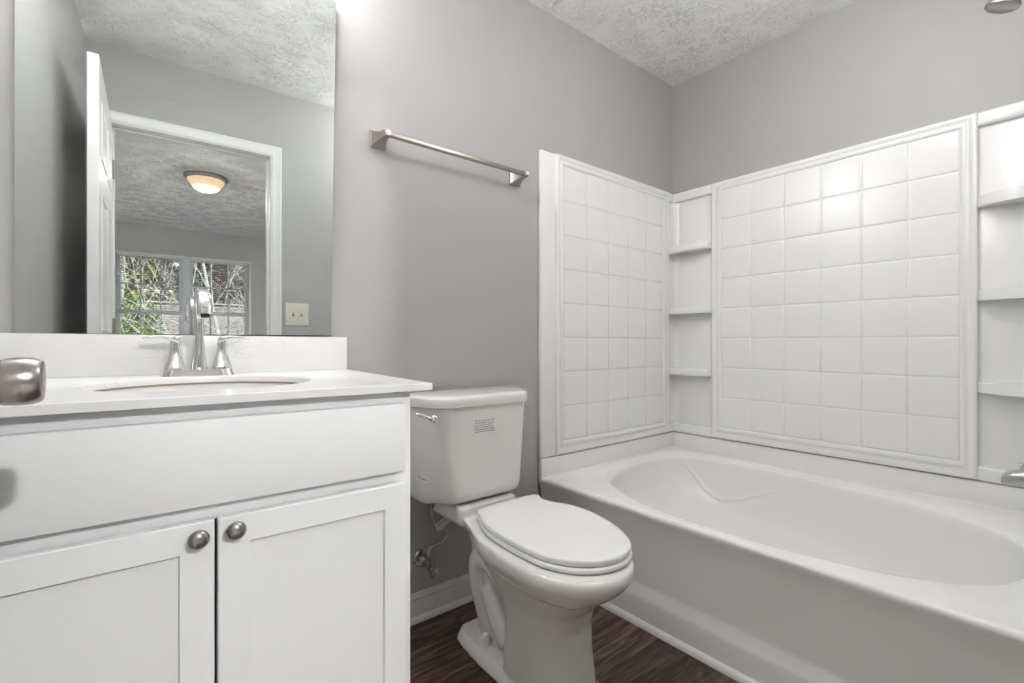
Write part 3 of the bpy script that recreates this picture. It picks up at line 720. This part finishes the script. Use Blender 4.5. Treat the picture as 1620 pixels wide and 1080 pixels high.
# added fill globe, made up to brighten the bathroom evenly from out of view
fl_ = thing('added_fill_globe', 'added round fill globe under the ceiling, out of view', 'ceiling light', (1.35, -1.15, ZC))
b = NB(); lathe(b, [(0, -.001), (.15, -.001), (.15, -.02), (.14, -.022), (0, -.022)], (1.35, -1.15, ZC), 'Z', 40); obj('rim', b, M['trim'], fl_)
b = NB(); lathe(b, [(0, -.02), (.012, -.02), (.012, -.085), (0, -.085)], (1.35, -1.15, ZC), 'Z', 16); obj('stem', b, M['nickel'], fl_)
b = NB(); bmesh.ops.create_uvsphere(b, u_segments=28, v_segments=18, radius=.13, matrix=Matrix.Translation((1.35, -1.15, ZC - .20))); obj('fill_globe', b, M['fillglobe'], fl_, angle=60)

# ------------------------------------------------------------------ towel bar
twb = thing('towel_bar', 'brushed nickel towel bar mounted above the toilet', 'towel bar', (.96, 0, 1.652))
BZ = 1.655
for px in (.663, 1.256):
    b = NB()
    def sq(hx, hz, y, dz=0): return [Vector((px + hx * sx, y, BZ + dz + hz * sz)) for sx, sz in ((-1, -1), (1, -1), (1, 1), (-1, 1))]
    loft(b, [sq(.0275, .0275, -.0005), sq(.0275, .0275, -.005), sq(.0262, .0262, -.0062), sq(.0215, .0215, -.016), sq(.0165, .0165, -.030), sq(.0125, .0125, -.046), sq(.0105, .0105, -.060), sq(.010, .010, -.078), sq(.008, .008, -.081)])
    po = obj('bar_post', b, M['nickel'], twb, angle=20)
    b = NB(); lathe(b, [(.0, 0), (.0105, 0), (.0110, .010), (.0095, .0125), (0, .0128)], (px, -.0715, BZ), (0, -1, 0), 28); obj('post_cap', b, M['nickel'], po)
    b = NB(); lathe(b, [(0, 0), (.0078, 0), (.0074, .0012), (0, .0014)], (px, -.0842, BZ), (0, -1, 0), 28); obj('glint_disc', b, M['glintwhite'], po, label='white disc painting the highlight on the post end')  # highlight on the cap put in as a white disc
b = NB(); box(b, .672, 1.247, -.077, -.061, BZ - .0075, BZ + .0075, .003, 3); obj('bar', b, M['nickel'], twb, angle=30)

# ------------------------------------------------------------------ toilet
TCX = .957
toi = thing('toilet', 'white two-piece toilet between the vanity and the bathtub', 'toilet', (TCX, -.45, 0))
def cxs(y): return TCX + .022 - (max(0, -y - .28)) * .095      # the bowl is turned slightly
# bowl, deck, pedestal, trapway and foot grown together
b = NB()
def egg(z, yf, yb, hw, n=48, ex=2.25, dx=0):
    cy = yb + (yf - yb) * .44; r_ = []
    for i in range(n):
        a = 2 * pi * i / n; c_, s_ = cos(a), sin(a)
        ly = (cy - yf) if s_ < 0 else (yb - cy)
        e = ex if s_ < 0 else 3.0
        x = hw * math.copysign(abs(c_) ** (2 / e), c_); y = cy + ly * math.copysign(abs(s_) ** (2 / e), s_)
        r_.append(Vector((cxs(y) + dx + x, y, z)))
    return r_
RZ = .414
loft(b, [egg(.285, -.665, -.33, .095), egg(.31, -.715, -.31, .128), egg(.335, -.757, -.29, .155), egg(.36, -.786, -.28, .172), egg(.38, -.800, -.27, .181), egg(.395, -.804, -.27, .183), egg(RZ - .006, -.800, -.27, .181), egg(RZ, -.792, -.275, .175)])
# deck reaching back under the tank
def deck(z, k, kb): 
    h = [(-.115, -.075), (-.122, -.20), (-.150, -.30), (-.180, -.40), (-.182, -.5), (.182, -.5), (.180, -.40), (.150, -.30), (.122, -.20), (.115, -.075)]
    return [Vector((cxs(y) + x * k, max(y, -.5) if y > -.3 else y, z)) for x, y in h]
loft(b, [deck(.330, .55, 0), deck(.360, .78, 0), deck(.388, .96, 0), deck(RZ - .004, 1.0, 0), deck(RZ, .985, 0)])
loft(b, [[Vector((TCX + x * k, y, z)) for x, y in ((-.125, -.06), (-.125, -.225), (-.10, -.245), (.10, -.245), (.125, -.225), (.125, -.06))] for z, k in ((.385, .9), (.40, .97), (.440, .96), (.447, .90))])
# pedestal
def ped(z, yf, yb, hw):
    r_ = []
    for i in range(40):
        a = 2 * pi * i / 40; c_, s_ = cos(a), sin(a)
        e = 2.6 if s_ < 0 else 9
        r_.append(Vector((cxs(-.5) - .006 + hw * math.copysign(abs(c_) ** (2 / e), c_), (yf + yb) / 2 + (yb - yf) / 2 * math.copysign(abs(s_) ** (2 / e), s_), z)))
    return r_
loft(b, [ped(0, -.668, -.432, .112), ped(.03, -.660, -.432, .107), ped(.12, -.648, -.432, .103), ped(.20, -.645, -.434, .101), ped(.25, -.66, -.420, .106), ped(.30, -.70, -.38, .120), ped(.34, -.72, -.34, .13)])
# rear shank (trapway) and its bulge
def ov(cx, cy, hx, hy, z, n=28): return [Vector((cx + hx * cos(2 * pi * i / n), cy + hy * sin(2 * pi * i / n), z)) for i in range(n)]
loft(b, [ov(TCX, -.285, .060, .075, .0), ov(TCX, -.285, .060, .075, .12), ov(TCX, -.280, .064, .080, .22), ov(TCX, -.275, .078, .090, .30), ov(TCX, -.27, .085, .10, .35)])
tube(b, [(TCX - .035, -.42, .20), (TCX - .045, -.37, .26), (TCX - .050, -.31, .30), (TCX - .048, -.26, .27), (TCX - .042, -.25, .20), (TCX - .038, -.27, .12), (TCX - .034, -.30, .04)], [.035, .040, .046, .046, .042, .038, .036], 20)
tube(b, [(TCX - .050, -.30, .20), (TCX - .052, -.36, .125), (TCX - .052, -.42, .085)], [.030, .036, .042], 18)
tube(b, [(TCX + .035, -.42, .20), (TCX + .045, -.37, .26), (TCX + .050, -.31, .30), (TCX + .048, -.26, .27), (TCX + .042, -.25, .20), (TCX + .038, -.27, .12), (TCX + .034, -.30, .04)], [.035, .040, .046, .046, .042, .038, .036], 20)
# foot
def foot(z, k):
    o_ = [(-.075, -.165), (-.100, -.190), (-.110, -.23), (-.118, -.32), (-.122, -.44), (-.118, -.56), (-.095, -.64), (.095, -.64), (.118, -.56), (.122, -.44), (.118, -.32), (.110, -.23), (.100, -.190), (.075, -.165)]
    return [Vector((TCX - .004 + x * k, -.40 + (y + .40) * (1 - (1 - k) * .4), z)) for x, y in o_]
loft(b, [foot(0, 1.0), foot(.010, .995), foot(.030, .90), foot(.036, .86)])
bowl = obj('bowl', b, M['ceramic'], toi)
md = bowl.modifiers.new('r', 'REMESH'); md.mode = 'VOXEL'; md.voxel_size = .0036; md.use_smooth_shade = True
sm = bowl.modifiers.new('s', 'SMOOTH'); sm.factor = .5; sm.iterations = 20
dg = bpy.context.evaluated_depsgraph_get(); me = bpy.data.meshes.new_from_object(bowl.evaluated_get(dg))
bowl.modifiers.clear(); old = bowl.data; bowl.data = me; bpy.data.meshes.remove(old)
for p in me.polygons: p.use_smooth = True
if not me.materials: me.materials.append(M['ceramic'])
for s in (-1, 1):
    b = NB(); lathe(b, [(0, 0), (.0150, 0), (.0140, .022), (.0125, .034), (.009, .039), (0, .0405)], (TCX + s * .078, -.318, .034), 'Z', 24)
    obj('bolt_cap', b, M['seatplastic'], toi, angle=50)
# seat and lid follow the outline of the closed lid
lidpts = [(1.120, -.268), (1.116, -.325), (1.124, -.372), (1.148, -.430), (1.151, -.52), (1.124, -.628), (1.087, -.70), (1.052, -.743), (1.000, -.769), (.946, -.771), (.891, -.749), (.849, -.708), (.820, -.640), (.815, -.538), (.821, -.440), (.838, -.364), (.866, -.309), (.905, -.268)]
def lid_ring(k, z, dx=0.0, dy=0.0):
    P = catmull([Vector((x, y, 0)) for x, y in lidpts], 5, True); c = Vector((.984, -.52, 0))
    return [Vector((c.x + (p.x - c.x) * k - .004 + dx, c.y + (p.y - c.y) * k + dy, z)) for p in P]
LZ = .447
b = NB(); loft(b, [lid_ring(.985, RZ + .0015, -.004, -.006), lid_ring(1.002, RZ + .005, -.004, -.006), lid_ring(1.004, RZ + .011, -.004, -.006), lid_ring(.990, RZ + .0150, -.004, -.006), lid_ring(.97, RZ + .0155, -.004, -.006)])
obj('seat', b, M['seatplastic'], toi, angle=50)
b = NB(); loft(b, [lid_ring(.975, LZ - .0160), lid_ring(.990, LZ - .0155), lid_ring(.997, LZ - .0125), lid_ring(1.0, LZ - .006), lid_ring(.992, LZ - .0015), lid_ring(.975, LZ), lid_ring(.90, LZ + .001)])
obj('lid', b, M['seatplastic'], toi, angle=50)
for s in (-1, 1):
    b = NB(); box(b, 1.0 + s * .078 - .024, 1.0 + s * .078 + .024, -.292, -.262, RZ + .0005, RZ + .022, .006, 3); obj('hinge', b, M['seatplastic'], toi)
# tank
def tank_out(kx, y_f, cham, yb=-.028):
    """plan outline: flat back, bowed front with swept corners"""
    f = y_f
    pts = [(.235, yb), (.236, -.115), (.228, -.145), (.200, f + .050), (.165, f + .014), (.142, f + .003), (.118, f)]
    h = [Vector((x * kx, y, 0)) for x, y in pts]
    h = [Vector((.235 * kx, yb, 0))] + catmull(h[1:], 4)
    L = [(v.x, v.y) for v in h]
    return L + [(-x, y) for x, y in L[::-1]]
def tring(z, kx, f, yb=-.028): return [Vector((TCX + x, y, z)) for x, y in tank_out(kx, f, 0, yb)]
b = NB()
loft(b, [tring(.452, .80, -.200, -.05), tring(.456, .855, -.216, -.04), tring(.466, .885, -.224, -.033), tring(.485, .900, -.228), tring(.60, .928, -.232), tring(.70, .950, -.236), tring(.770, .962, -.238)])
obj('tank', b, M['ceramic'], toi, angle=50)
b = NB()
loft(b, [tring(.7700, .985, -.243, -.024), tring(.7715, .998, -.247, -.022), tring(.785, 1.0, -.248, -.022), tring(.797, .998, -.247, -.022), tring(.803, .985, -.243, -.025), tring(.806, .955, -.232, -.032), tring(.8075, .90, -.21, -.05)])
obj('tank_lid', b, M['ceramic'], toi, angle=50)
b = NB(); lathe(b, [(0, 0), (.05, 0), (.05, .008), (0, .008)], (TCX + .01, -.15, .4455), 'Z', 28); obj('tank_gasket', b, M['dark'], toi)
# trip lever on the swept left shoulder
b = NB()
lathe(b, [(0, 0), (.013, 0), (.0135, .004), (.011, .009), (.006, .012), (0, .012)], (.763, -.203, .738), Vector((-.55, -.83, 0)), 24)
tube(b, [(.757, -.213, .738), (.745, -.222, .740), (.728, -.218, .748), (.712, -.206, .755), (.703, -.198, .757)], [.008, .0065, .0055, .0055, .0045], 12)
obj('flush_lever', b, M['chrome'], toi, angle=60)
# instruction sticker on the tank front
b = NB(); box(b, .889, .984, -.0006, .0012, .672, .728)
def on_tank(bm):
    for v in bm.verts: v.co.y += -.2362 - (v.co.z - .70) * .036
on_tank(b)
stk = obj('instruction_sticker', b, M['paper'], toi, smooth=False, label='white sticker with six lines of black print')
b = NB()
text_bm(b, "Take off the rubber band from the\nfloat valve & flapper before using\nQuitar la goma de la valvula de\nflotador y tapon antes de utilizar\nEnlever l'elastique sur la soupape et\nclapet d'eau avant chaque utilisation", .0058, frame_mtx((.8945, -.0007, .7190), (1, 0, 0), (0, 0, 1)), space=1.25); on_tank(b)
obj('sticker_text', b, M['black'], stk, smooth=False)
# small maker's sticker low on the left shoulder, dark script on the pedestal
mx_ = frame_mtx((.7395, -.1235, .5345), (.023, -.048, -.007), (.10, .03, 1))
b = NB(); t_ = NB(); box(t_, 0, .050, 0, .016, .0000, .0004); merge(b, t_, mx_)
mk = obj('maker_sticker', b, M['paper'], toi, smooth=False, label='small white sticker with dark script')
b = NB()
t_ = NB(); tube(t_, [(.004, .0115, .0006), (.010, .0095, .0006), (.017, .0075, .0006), (.027, .0070, .0006), (.044, .0060, .0006)], [.0007, .0010, .0012, .0011, .0008], 6); merge(b, t_, mx_)
t_ = NB(); tube(t_, [(.016, .0120, .0006), (.020, .0100, .0006), (.026, .0110, .0006)], [.0006, .0010, .0006], 6); merge(b, t_, mx_)
obj('sticker_script', b, M['black'], mk)
b = NB()
def pp(a, z):
    e = 2.6; hw = .107 - (z - .03) * .045; yf = -.660 + (z - .03) * .13
    c_, s_ = cos(a), sin(a)
    return Vector((cxs(-.5) - .006 + hw * math.copysign(abs(c_) ** (2 / e), c_), (yf - .432) / 2 + (-.432 - yf) / 2 * math.copysign(abs(s_) ** (2 / e), s_), z))
tube(b, [pp(R(a), z) for a, z in ((-72, .024), (-66, .026), (-60, .031), (-54, .038), (-48, .048))], [.0006, .0013, .0014, .0013, .0005], 6)
tube(b, [pp(R(a), z) for a, z in ((-60, .037), (-56, .043), (-53, .047))], [.0005, .001, .0005], 6)
obj('pedestal_script', b, M['black'], toi)

# water supply
val = thing('shutoff_valve', 'tarnished shutoff valve on the wall left of the toilet', 'valve', (.823, -.01, .21))
b = NB(); lathe(b, [(0, 0), (.030, 0), (.0305, .003), (.026, .008), (.014, .010), (0, .010)], (.823, -.001, .212), (0, -1, 0), 32); obj('escutcheon', b, M['pewter'], val)
b = NB(); lathe(b, [(0, 0), (.008, 0), (.008, .026), (0, .026)], (.823, -.010, .211), (0, -1, -.15), 20); obj('stub_pipe', b, M['copper'], val, label='pale pipe stub')
b = NB(); lathe(b, [(0, 0), (.0125, 0), (.0125, .006), (.010, .008), (.0105, .026), (.0125, .028), (.0125, .036), (.007, .038), (.006, .050), (0, .050)], (.8238, -.034, .206), (.05, -1, -.20), 20)
tube(b, [(.826, -.052, .204), (.827, -.054, .222)], .0085, 12, smooth=False); tube(b, [(.827, -.054, .222), (.827, -.054, .234)], .0105, 6, smooth=False); obj('valve_body', b, M['pewter'], val)
b = NB(); lathe(b, [(0, 0), (.013, 0), (.016, .003), (.016, .007), (.013, .009), (0, .006)], (.827, -.084, .195), (.05, -1, -.20), 28)
for v in b.verts: v.co.z = .195 + (v.co.z - .195) * 1.35
obj('oval_handle', b, M['pewter'], val)
sup = thing('supply_tube', 'bent chrome supply tube rising to the toilet tank', 'pipe', (.827, -.055, .235))
b = NB(); tube(b, [(.827, -.054, .232), (.826, -.055, .250), (.829, -.057, .264), (.845, -.059, .270), (.876, -.060, .275), (.896, -.061, .292), (.890, -.062, .312), (.868, -.062, .325), (.846, -.062, .343), (.835, -.062, .368), (.832, -.066, .395), (.832, -.070, .415)], .0052, 12, 8)
obj('tube', b, M['satin'], sup)
b = NB(); lathe(b, [(0, 0), (.011, 0), (.013, .004), (.013, .020), (.017, .022), (.017, .040), (0, .040)], (.832, -.070, .412), 'Z', 12); obj('coupling_nut', b, M['pewter'], sup)
tg = NB()
box(tg, 0, .055, 0, .030, 0, .0006)
mt_ = frame_mtx((.848, -.078, .322), (.85, -.05, .42), (-.42, 0, .9)); b = NB(); merge(b, tg, mt_)
tgo = obj('paper_tag', b, M['paper'], None, smooth=False, base=(.86, -.078, .34)); tag(tgo, 'small printed paper tag wrapped round the supply tube', 'tag')
b = NB(); text_bm(b, "WARNING", .0085, mt_ @ Matrix.Translation((.004, .018, .0008))); text_bm(b, "do not overtighten", .0048, mt_ @ Matrix.Translation((.004, .009, .0008)))
obj('tag_print', b, M['black'], tgo, smooth=False)

# light switch beside the doorway (seen in the mirror)
sw = thing('light_switch', 'ivory double light switch plate seen in the mirror', 'light switch', (.741, YC, 1.144))
b = NB()
loft(b, [[Vector((.741 + s1 * w, YC + h, 1.144 + s2 * (w + .002))) for s1, s2 in ((-1, -1), (1, -1), (1, 1), (-1, 1))] for w, h in ((.064, .0005), (.064, .003), (.062, .0055), (.058, .0065))])
obj('switch_plate', b, M['ivory'], sw, angle=30)
for dx in (-.023, .023):
    b = NB(); box(b, .741 + dx - .005, .741 + dx + .005, YC + .0055, YC + .0075, 1.132, 1.156); 
    sl = obj('toggle_slot', b, M['pewter'], sw, smooth=False, label='dark slot round the toggle')
    b = NB(); box(b, .741 + dx - .004, .741 + dx + .004, YC + .006, YC + .019, 1.146, 1.153, .0015); obj('toggle', b, M['ivory'], sl)
    for dz in (-.030, .030):
        b = NB(); lathe(b, [(0, 0), (.0032, 0), (.0028, .001), (0, .0012)], (.741 + dx, YC + .0064, 1.144 + dz), 'Y', 14); obj('screw', b, M['ivory'], sw)

# ------------------------------------------------------------------ bedroom seen through the doorway in the mirror
BX0, BX1, BY0, BY1 = -1.6, 2.5, -5.97, YC - TW
WX = [(-.275, .335), (.463, 1.080)]; WZ0, WZ1 = .74, 2.045
b = NB(); box(b, BX0 - .1, BX1 + .1, BY0 - .12, BY1, -.1, -.004); struct('floor_bedroom', b, M['carpet'], smooth=False)
b = NB(); box(b, BX0 - .1, BX1 + .1, BY0 - .12, YC - TW * .5, ZC, ZC + .1); struct('ceiling_bedroom', b, M['ceiling_bed'], smooth=False)
b = NB(); box(b, BX0 - .1, BX0, BY0, BY1, 0, ZC); struct('wall_bedroom_left', b, M['wall'], smooth=False)
b = NB(); box(b, BX1, BX1 + .1, BY0, BY1, 0, ZC); struct('wall_bedroom_right', b, M['wall'], smooth=False)
b = NB(); box(b, BX0, -.5, BY1, BY1 + .1, 0, ZC); struct('wall_bedroom_near', b, M['wall'], smooth=False)
b = NB(); ox0, ox1 = WX[0][0] - .03, WX[1][1] + .03
box(b, BX0, ox0, BY0 - .12, BY0, 0, ZC); box(b, ox1, BX1, BY0 - .12, BY0, 0, ZC); box(b, ox0, ox1, BY0 - .12, BY0, 0, WZ0 - .03); box(b, ox0, ox1, BY0 - .12, BY0, WZ1 + .02, ZC)
struct('wall_bedroom_far', b, M['wall'], smooth=False)
for k, (wx0, wx1) in enumerate(WX):
    w = bpy.data.objects.new(f'window_{k + 1}', None); COL.objects.link(w); w.location = ((wx0 + wx1) / 2, BY0, WZ0); ORG[w.name] = Vector(w.location); w['kind'] = 'structure'
    b = NB(); fy0, fy1 = BY0 - .09, BY0 - .03; mid = 1.355
    for x0, x1, z0, z1 in ((wx0 - .03, wx0 + .012, WZ0 - .03, WZ1 + .02), (wx1 - .012, wx1 + .03, WZ0 - .03, WZ1 + .02), (wx0, wx1, WZ1 - .01, WZ1 + .02), (wx0, wx1, WZ0 - .03, WZ0 + .02), (wx0, wx1, mid - .025, mid + .025)):
        box(b, x0, x1, fy0, fy1, z0, z1, .003)
    obj('window_frame', b, M['vinyl'], w)
    b = NB(); pw = (wx1 - wx0) / 3
    for j in (1, 2): box(b, wx0 + pw * j - .009, wx0 + pw * j + .009, BY0 - .068, BY0 - .052, WZ0, WZ1)
    for z in ((mid + WZ1) / 2, (mid + WZ0) / 2): box(b, wx0, wx1, BY0 - .068, BY0 - .052, z - .009, z + .009)
    obj('muntin_grid', b, M['vinyl'], w, smooth=False)
    b = NB(); box(b, wx0, wx1, BY0 - .062, BY0 - .059, WZ0, WZ1); obj('window_glass', b, M['glass'], w, smooth=False)
b = NB(); box(b, WX[0][1] + .029, WX[1][0] - .029, BY0 - .10, BY0 - .01, WZ0 - .03, WZ1 + .02, .003); struct('trim_6', b, M['vinyl'])
b = NB(); box(b, WX[0][0] - .05, WX[1][1] + .06, BY0 - .09, BY0 + .05, WZ0 - .052, WZ0 - .03, .004)
box(b, WX[1][1] + .030, WX[1][1] + .062, BY0 - .09, BY0 + .012, WZ0 - .03, WZ1 + .03, .003); box(b, WX[0][0] - .062, WX[0][0] - .030, BY0 - .09, BY0 + .012, WZ0 - .03, WZ1 + .03, .003)
box(b, WX[0][0] - .062, WX[1][1] + .062, BY0 - .09, BY0 + .012, WZ1 + .02, WZ1 + .04, .003); struct('trim_7', b, M['trim'])
for k, (wx0, wx1) in enumerate(WX):
    bl = thing('window_blind', ['white open horizontal blind in the window nearest the door edge', 'white open horizontal blind in the window nearest the light switch'][k], 'blind', ((wx0 + wx1) / 2, BY0 + .005, WZ1), 'open blinds in the bedroom windows')
    b = NB(); box(b, wx0 - .02, wx1 + .02, BY0 - .018, BY0 + .018, WZ1 - .008, WZ1 + .018, .002); obj('head_rail', b, M['blind'], bl)
    b = NB(); z = WZ1 - .03
    while z > WZ0 + .01:
        t_ = NB(); box(t_, wx0 - .018, wx1 + .018, -.012, .012, -.0005, .0005); merge(b, t_, Matrix.Translation((0, BY0 + .001, z)) @ Matrix.Rotation(R(6), 4, 'X')); z -= .0235
    obj('slats', b, M['blind'], bl, smooth=False)
    for cx in (wx0 + .10, wx1 - .10):
        b = NB(); tube(b, [(cx, BY0 + .016, WZ1 - .01), (cx, BY0 + .016, WZ0 + .01)], .0012, 6, smooth=False); obj('ladder_cord', b, M['blind'], bl)

lamp = thing('ceiling_lamp', 'lit flush-mount ceiling lamp with amber glass bowl', 'ceiling light', (.43, -3.46, ZC))
LP = (.43, -3.46)
b = NB(); lathe(b, [(.0, .0), (.165, .0), (.168, -.010), (.160, -.022), (.150, -.030), (.142, -.030), (.142, -.012), (0, -.012)], (*LP, ZC - .001), 'Z', 48); obj('rim', b, M['nickel'], lamp, angle=50)
b = NB(); lathe(b, [(.143, -.024), (.138, -.045), (.120, -.075), (.092, -.102), (.055, -.122), (.018, -.131), (0, -.132)], (*LP, ZC), 'Z', 48)
obj('glass_bowl', b, M['alabaster'], lamp, angle=60)
b = NB(); lathe(b, [(0, -.131), (.008, -.131), (.010, -.138), (.006, -.145), (0, -.148)], (*LP, ZC), 'Z', 20); obj('finial', b, M['nickel'], lamp)

# ------------------------------------------------------------------ outside the bedroom windows
GZ = -2.9
b = NB(); box(b, -30, 30, -60, -6.4, GZ - .2, GZ); struct('ground', b, M['grass'], smooth=False)
rnd = random.Random(4)
def foliage(bm, c, rad, n, size, rnd):
    for _ in range(n):
        u = Vector((rnd.gauss(0, 1), rnd.gauss(0, 1), rnd.gauss(0, 1))).normalized() * (rnd.random() ** .45)
        p = Vector(c) + Vector((u.x * rad[0], u.y * rad[1], u.z * rad[2]))
        a = Vector((rnd.uniform(-1, 1), rnd.uniform(-1, 1), rnd.uniform(-1, 1))).normalized(); d = a.orthogonal().normalized(); e = a.cross(d)
        s = size * rnd.uniform(.6, 1.3)
        bm.faces.new([bm.verts.new(p + d * s), bm.verts.new(p + e * s * .5), bm.verts.new(p - d * s), bm.verts.new(p - e * s * .5)])
def branch(bm, p, d, L, r, lv, rnd, wig=.18):
    pts = [p]; q = p.copy(); dd = d.copy()
    for k in range(4):
        dd = (dd + Vector((rnd.uniform(-wig, wig), rnd.uniform(-wig, wig), rnd.uniform(-wig * .5, wig)))).normalized(); q = q + dd * L / 4; pts.append(q.copy())
    tube(bm, pts, [r, r * .85, r * .7, r * .6, r * .45], 6 if lv > 1 else 4, 2)
    if lv > 0:
        for k in range(3 if lv > 1 else 4):
            t = rnd.choice((2, 3, 4)); a = Vector((rnd.uniform(-1, 1), rnd.uniform(-.5, .5), rnd.uniform(.0, 1))).normalized()
            branch(bm, pts[t], (dd * .6 + a * .8).normalized(), L * rnd.uniform(.5, .75), r * .5, lv - 1, rnd, wig)
def tree(x, y, h, r, leaf, label, n, seed, lean=0, lr=None):
    rn = random.Random(seed)
    t = thing('bare_tree' if leaf is None or n < 1500 else 'leafy_tree', label, 'tree', (x, y, GZ), 'trees outside the bedroom window')
    b = NB(); base = Vector((x, y, GZ)); 
    trunk = [base, base + Vector((lean * .3, 0, h * .35)), base + Vector((lean * .6, .1, h * .6)), base + Vector((lean, 0, h))]
    tube(b, trunk, [r, r * .85, r * .7, r * .4], 8, 3)
    P = catmull(trunk, 6)
    for k in range(11):
        p = P[6 + (k * 11) // 11]; branch(b, p, Vector((rn.uniform(-1, 1), rn.uniform(-.5, .5), rn.uniform(.2, .9))).normalized(), h * rn.uniform(.16, .3), r * .30, 2, rn)
    obj('trunk', b, M['bark'], t)
    if leaf:
        b = NB(); foliage(b, (x + lean * .7, y, GZ + h * .72), lr or (h * .3, h * .25, h * .33), n, .07, rn); obj('leaves', b, M[leaf], t, smooth=False)
    return t
# neighbour's house with a shingled roof
hs = thing('neighbour_house', 'house with a grey-brown shingled roof seen through the window', 'house', (2.5, -19, GZ))
b = NB(); box(b, -.6, 6.6, -23.4, -15.4, GZ, .45); obj('wall', b, M['siding'], hs, smooth=False)
b = NB(); z0r, z1r = .35, 2.35
t_ = NB(); box(t_, 0, 8.0, 0, 5.0, -.06, 0)
sl = math.atan2(z1r - z0r, 4.4)
for mt in (Matrix.Translation((-1.0, -15.0, z0r)) @ Matrix.Scale(-1, 4, (0, 1, 0)) @ Matrix.Rotation(sl, 4, 'X'), Matrix.Translation((-1.0, -23.8, z0r)) @ Matrix.Rotation(sl, 4, 'X')):
    t2 = t_.copy(); merge(b, t2, mt)
t_.free(); obj('roof', b, M['shingle'], hs, smooth=False)
tree(-.55, -11.5, 5.6, .05, 'leaf_green', 'bright green leafy tree by the left edge of the window view', 2600, 3, .1, (.75, .6, 1.0))
tree(.35, -10.2, 7.0, .042, None, 'slender pale bare tree centred in the window nearest the door', 0, 11, .35)
tree(.95, -9.2, 7.5, .040, None, 'pale bare forked tree behind the post between the windows', 0, 12, -.5)
tree(1.9, -11.0, 7.5, .050, None, 'pale bare tree leaning behind the window nearest the light switch', 0, 13, -1.3)
tree(2.9, -12.5, 6.5, .045, 'leaf_rust', 'bare tree with sparse rust leaves at the right of the view', 1100, 14, .3, (1.2, .9, 1.5))
for k, (x, y, h, lf, lb) in enumerate(((-5.2, -30, 11, 'leaf_dark', 'tall dark evergreen tree farthest left behind the roof'), (-1.8, -28, 11.5, 'leaf_gold', 'tall golden-leaved tree behind the green tree'),
        (1.6, -29, 12, 'leaf_dark', 'tall dark tree behind the middle of the roof'), (4.6, -28, 11, 'leaf_rust', 'tall russet tree behind the right part of the roof'), (8.0, -30, 12, 'leaf_dark', 'tall dark tree farthest right behind the roof'))):
    rn = random.Random(50 + k); t = thing('tall_tree', lb, 'tree', (x, y, GZ), 'tall trees behind the neighbouring roof')
    b = NB(); tube(b, [(x, y, GZ), (x + .2, y, GZ + h * .5), (x, y, GZ + h)], [.22, .16, .05], 8, 4)
    for q in range(8): branch(b, Vector((x, y, GZ + h * rn.uniform(.3, .8))), Vector((rn.uniform(-1, 1), .3, .5)).normalized(), 2.6, .06, 1, rn)
    obj('trunk', b, M['bark'], t)
    b = NB(); foliage(b, (x, y, GZ + h * .55), (2.7, 1.6, h * .5), 9000, .17, rn); obj('leaves', b, M[lf], t, smooth=False)
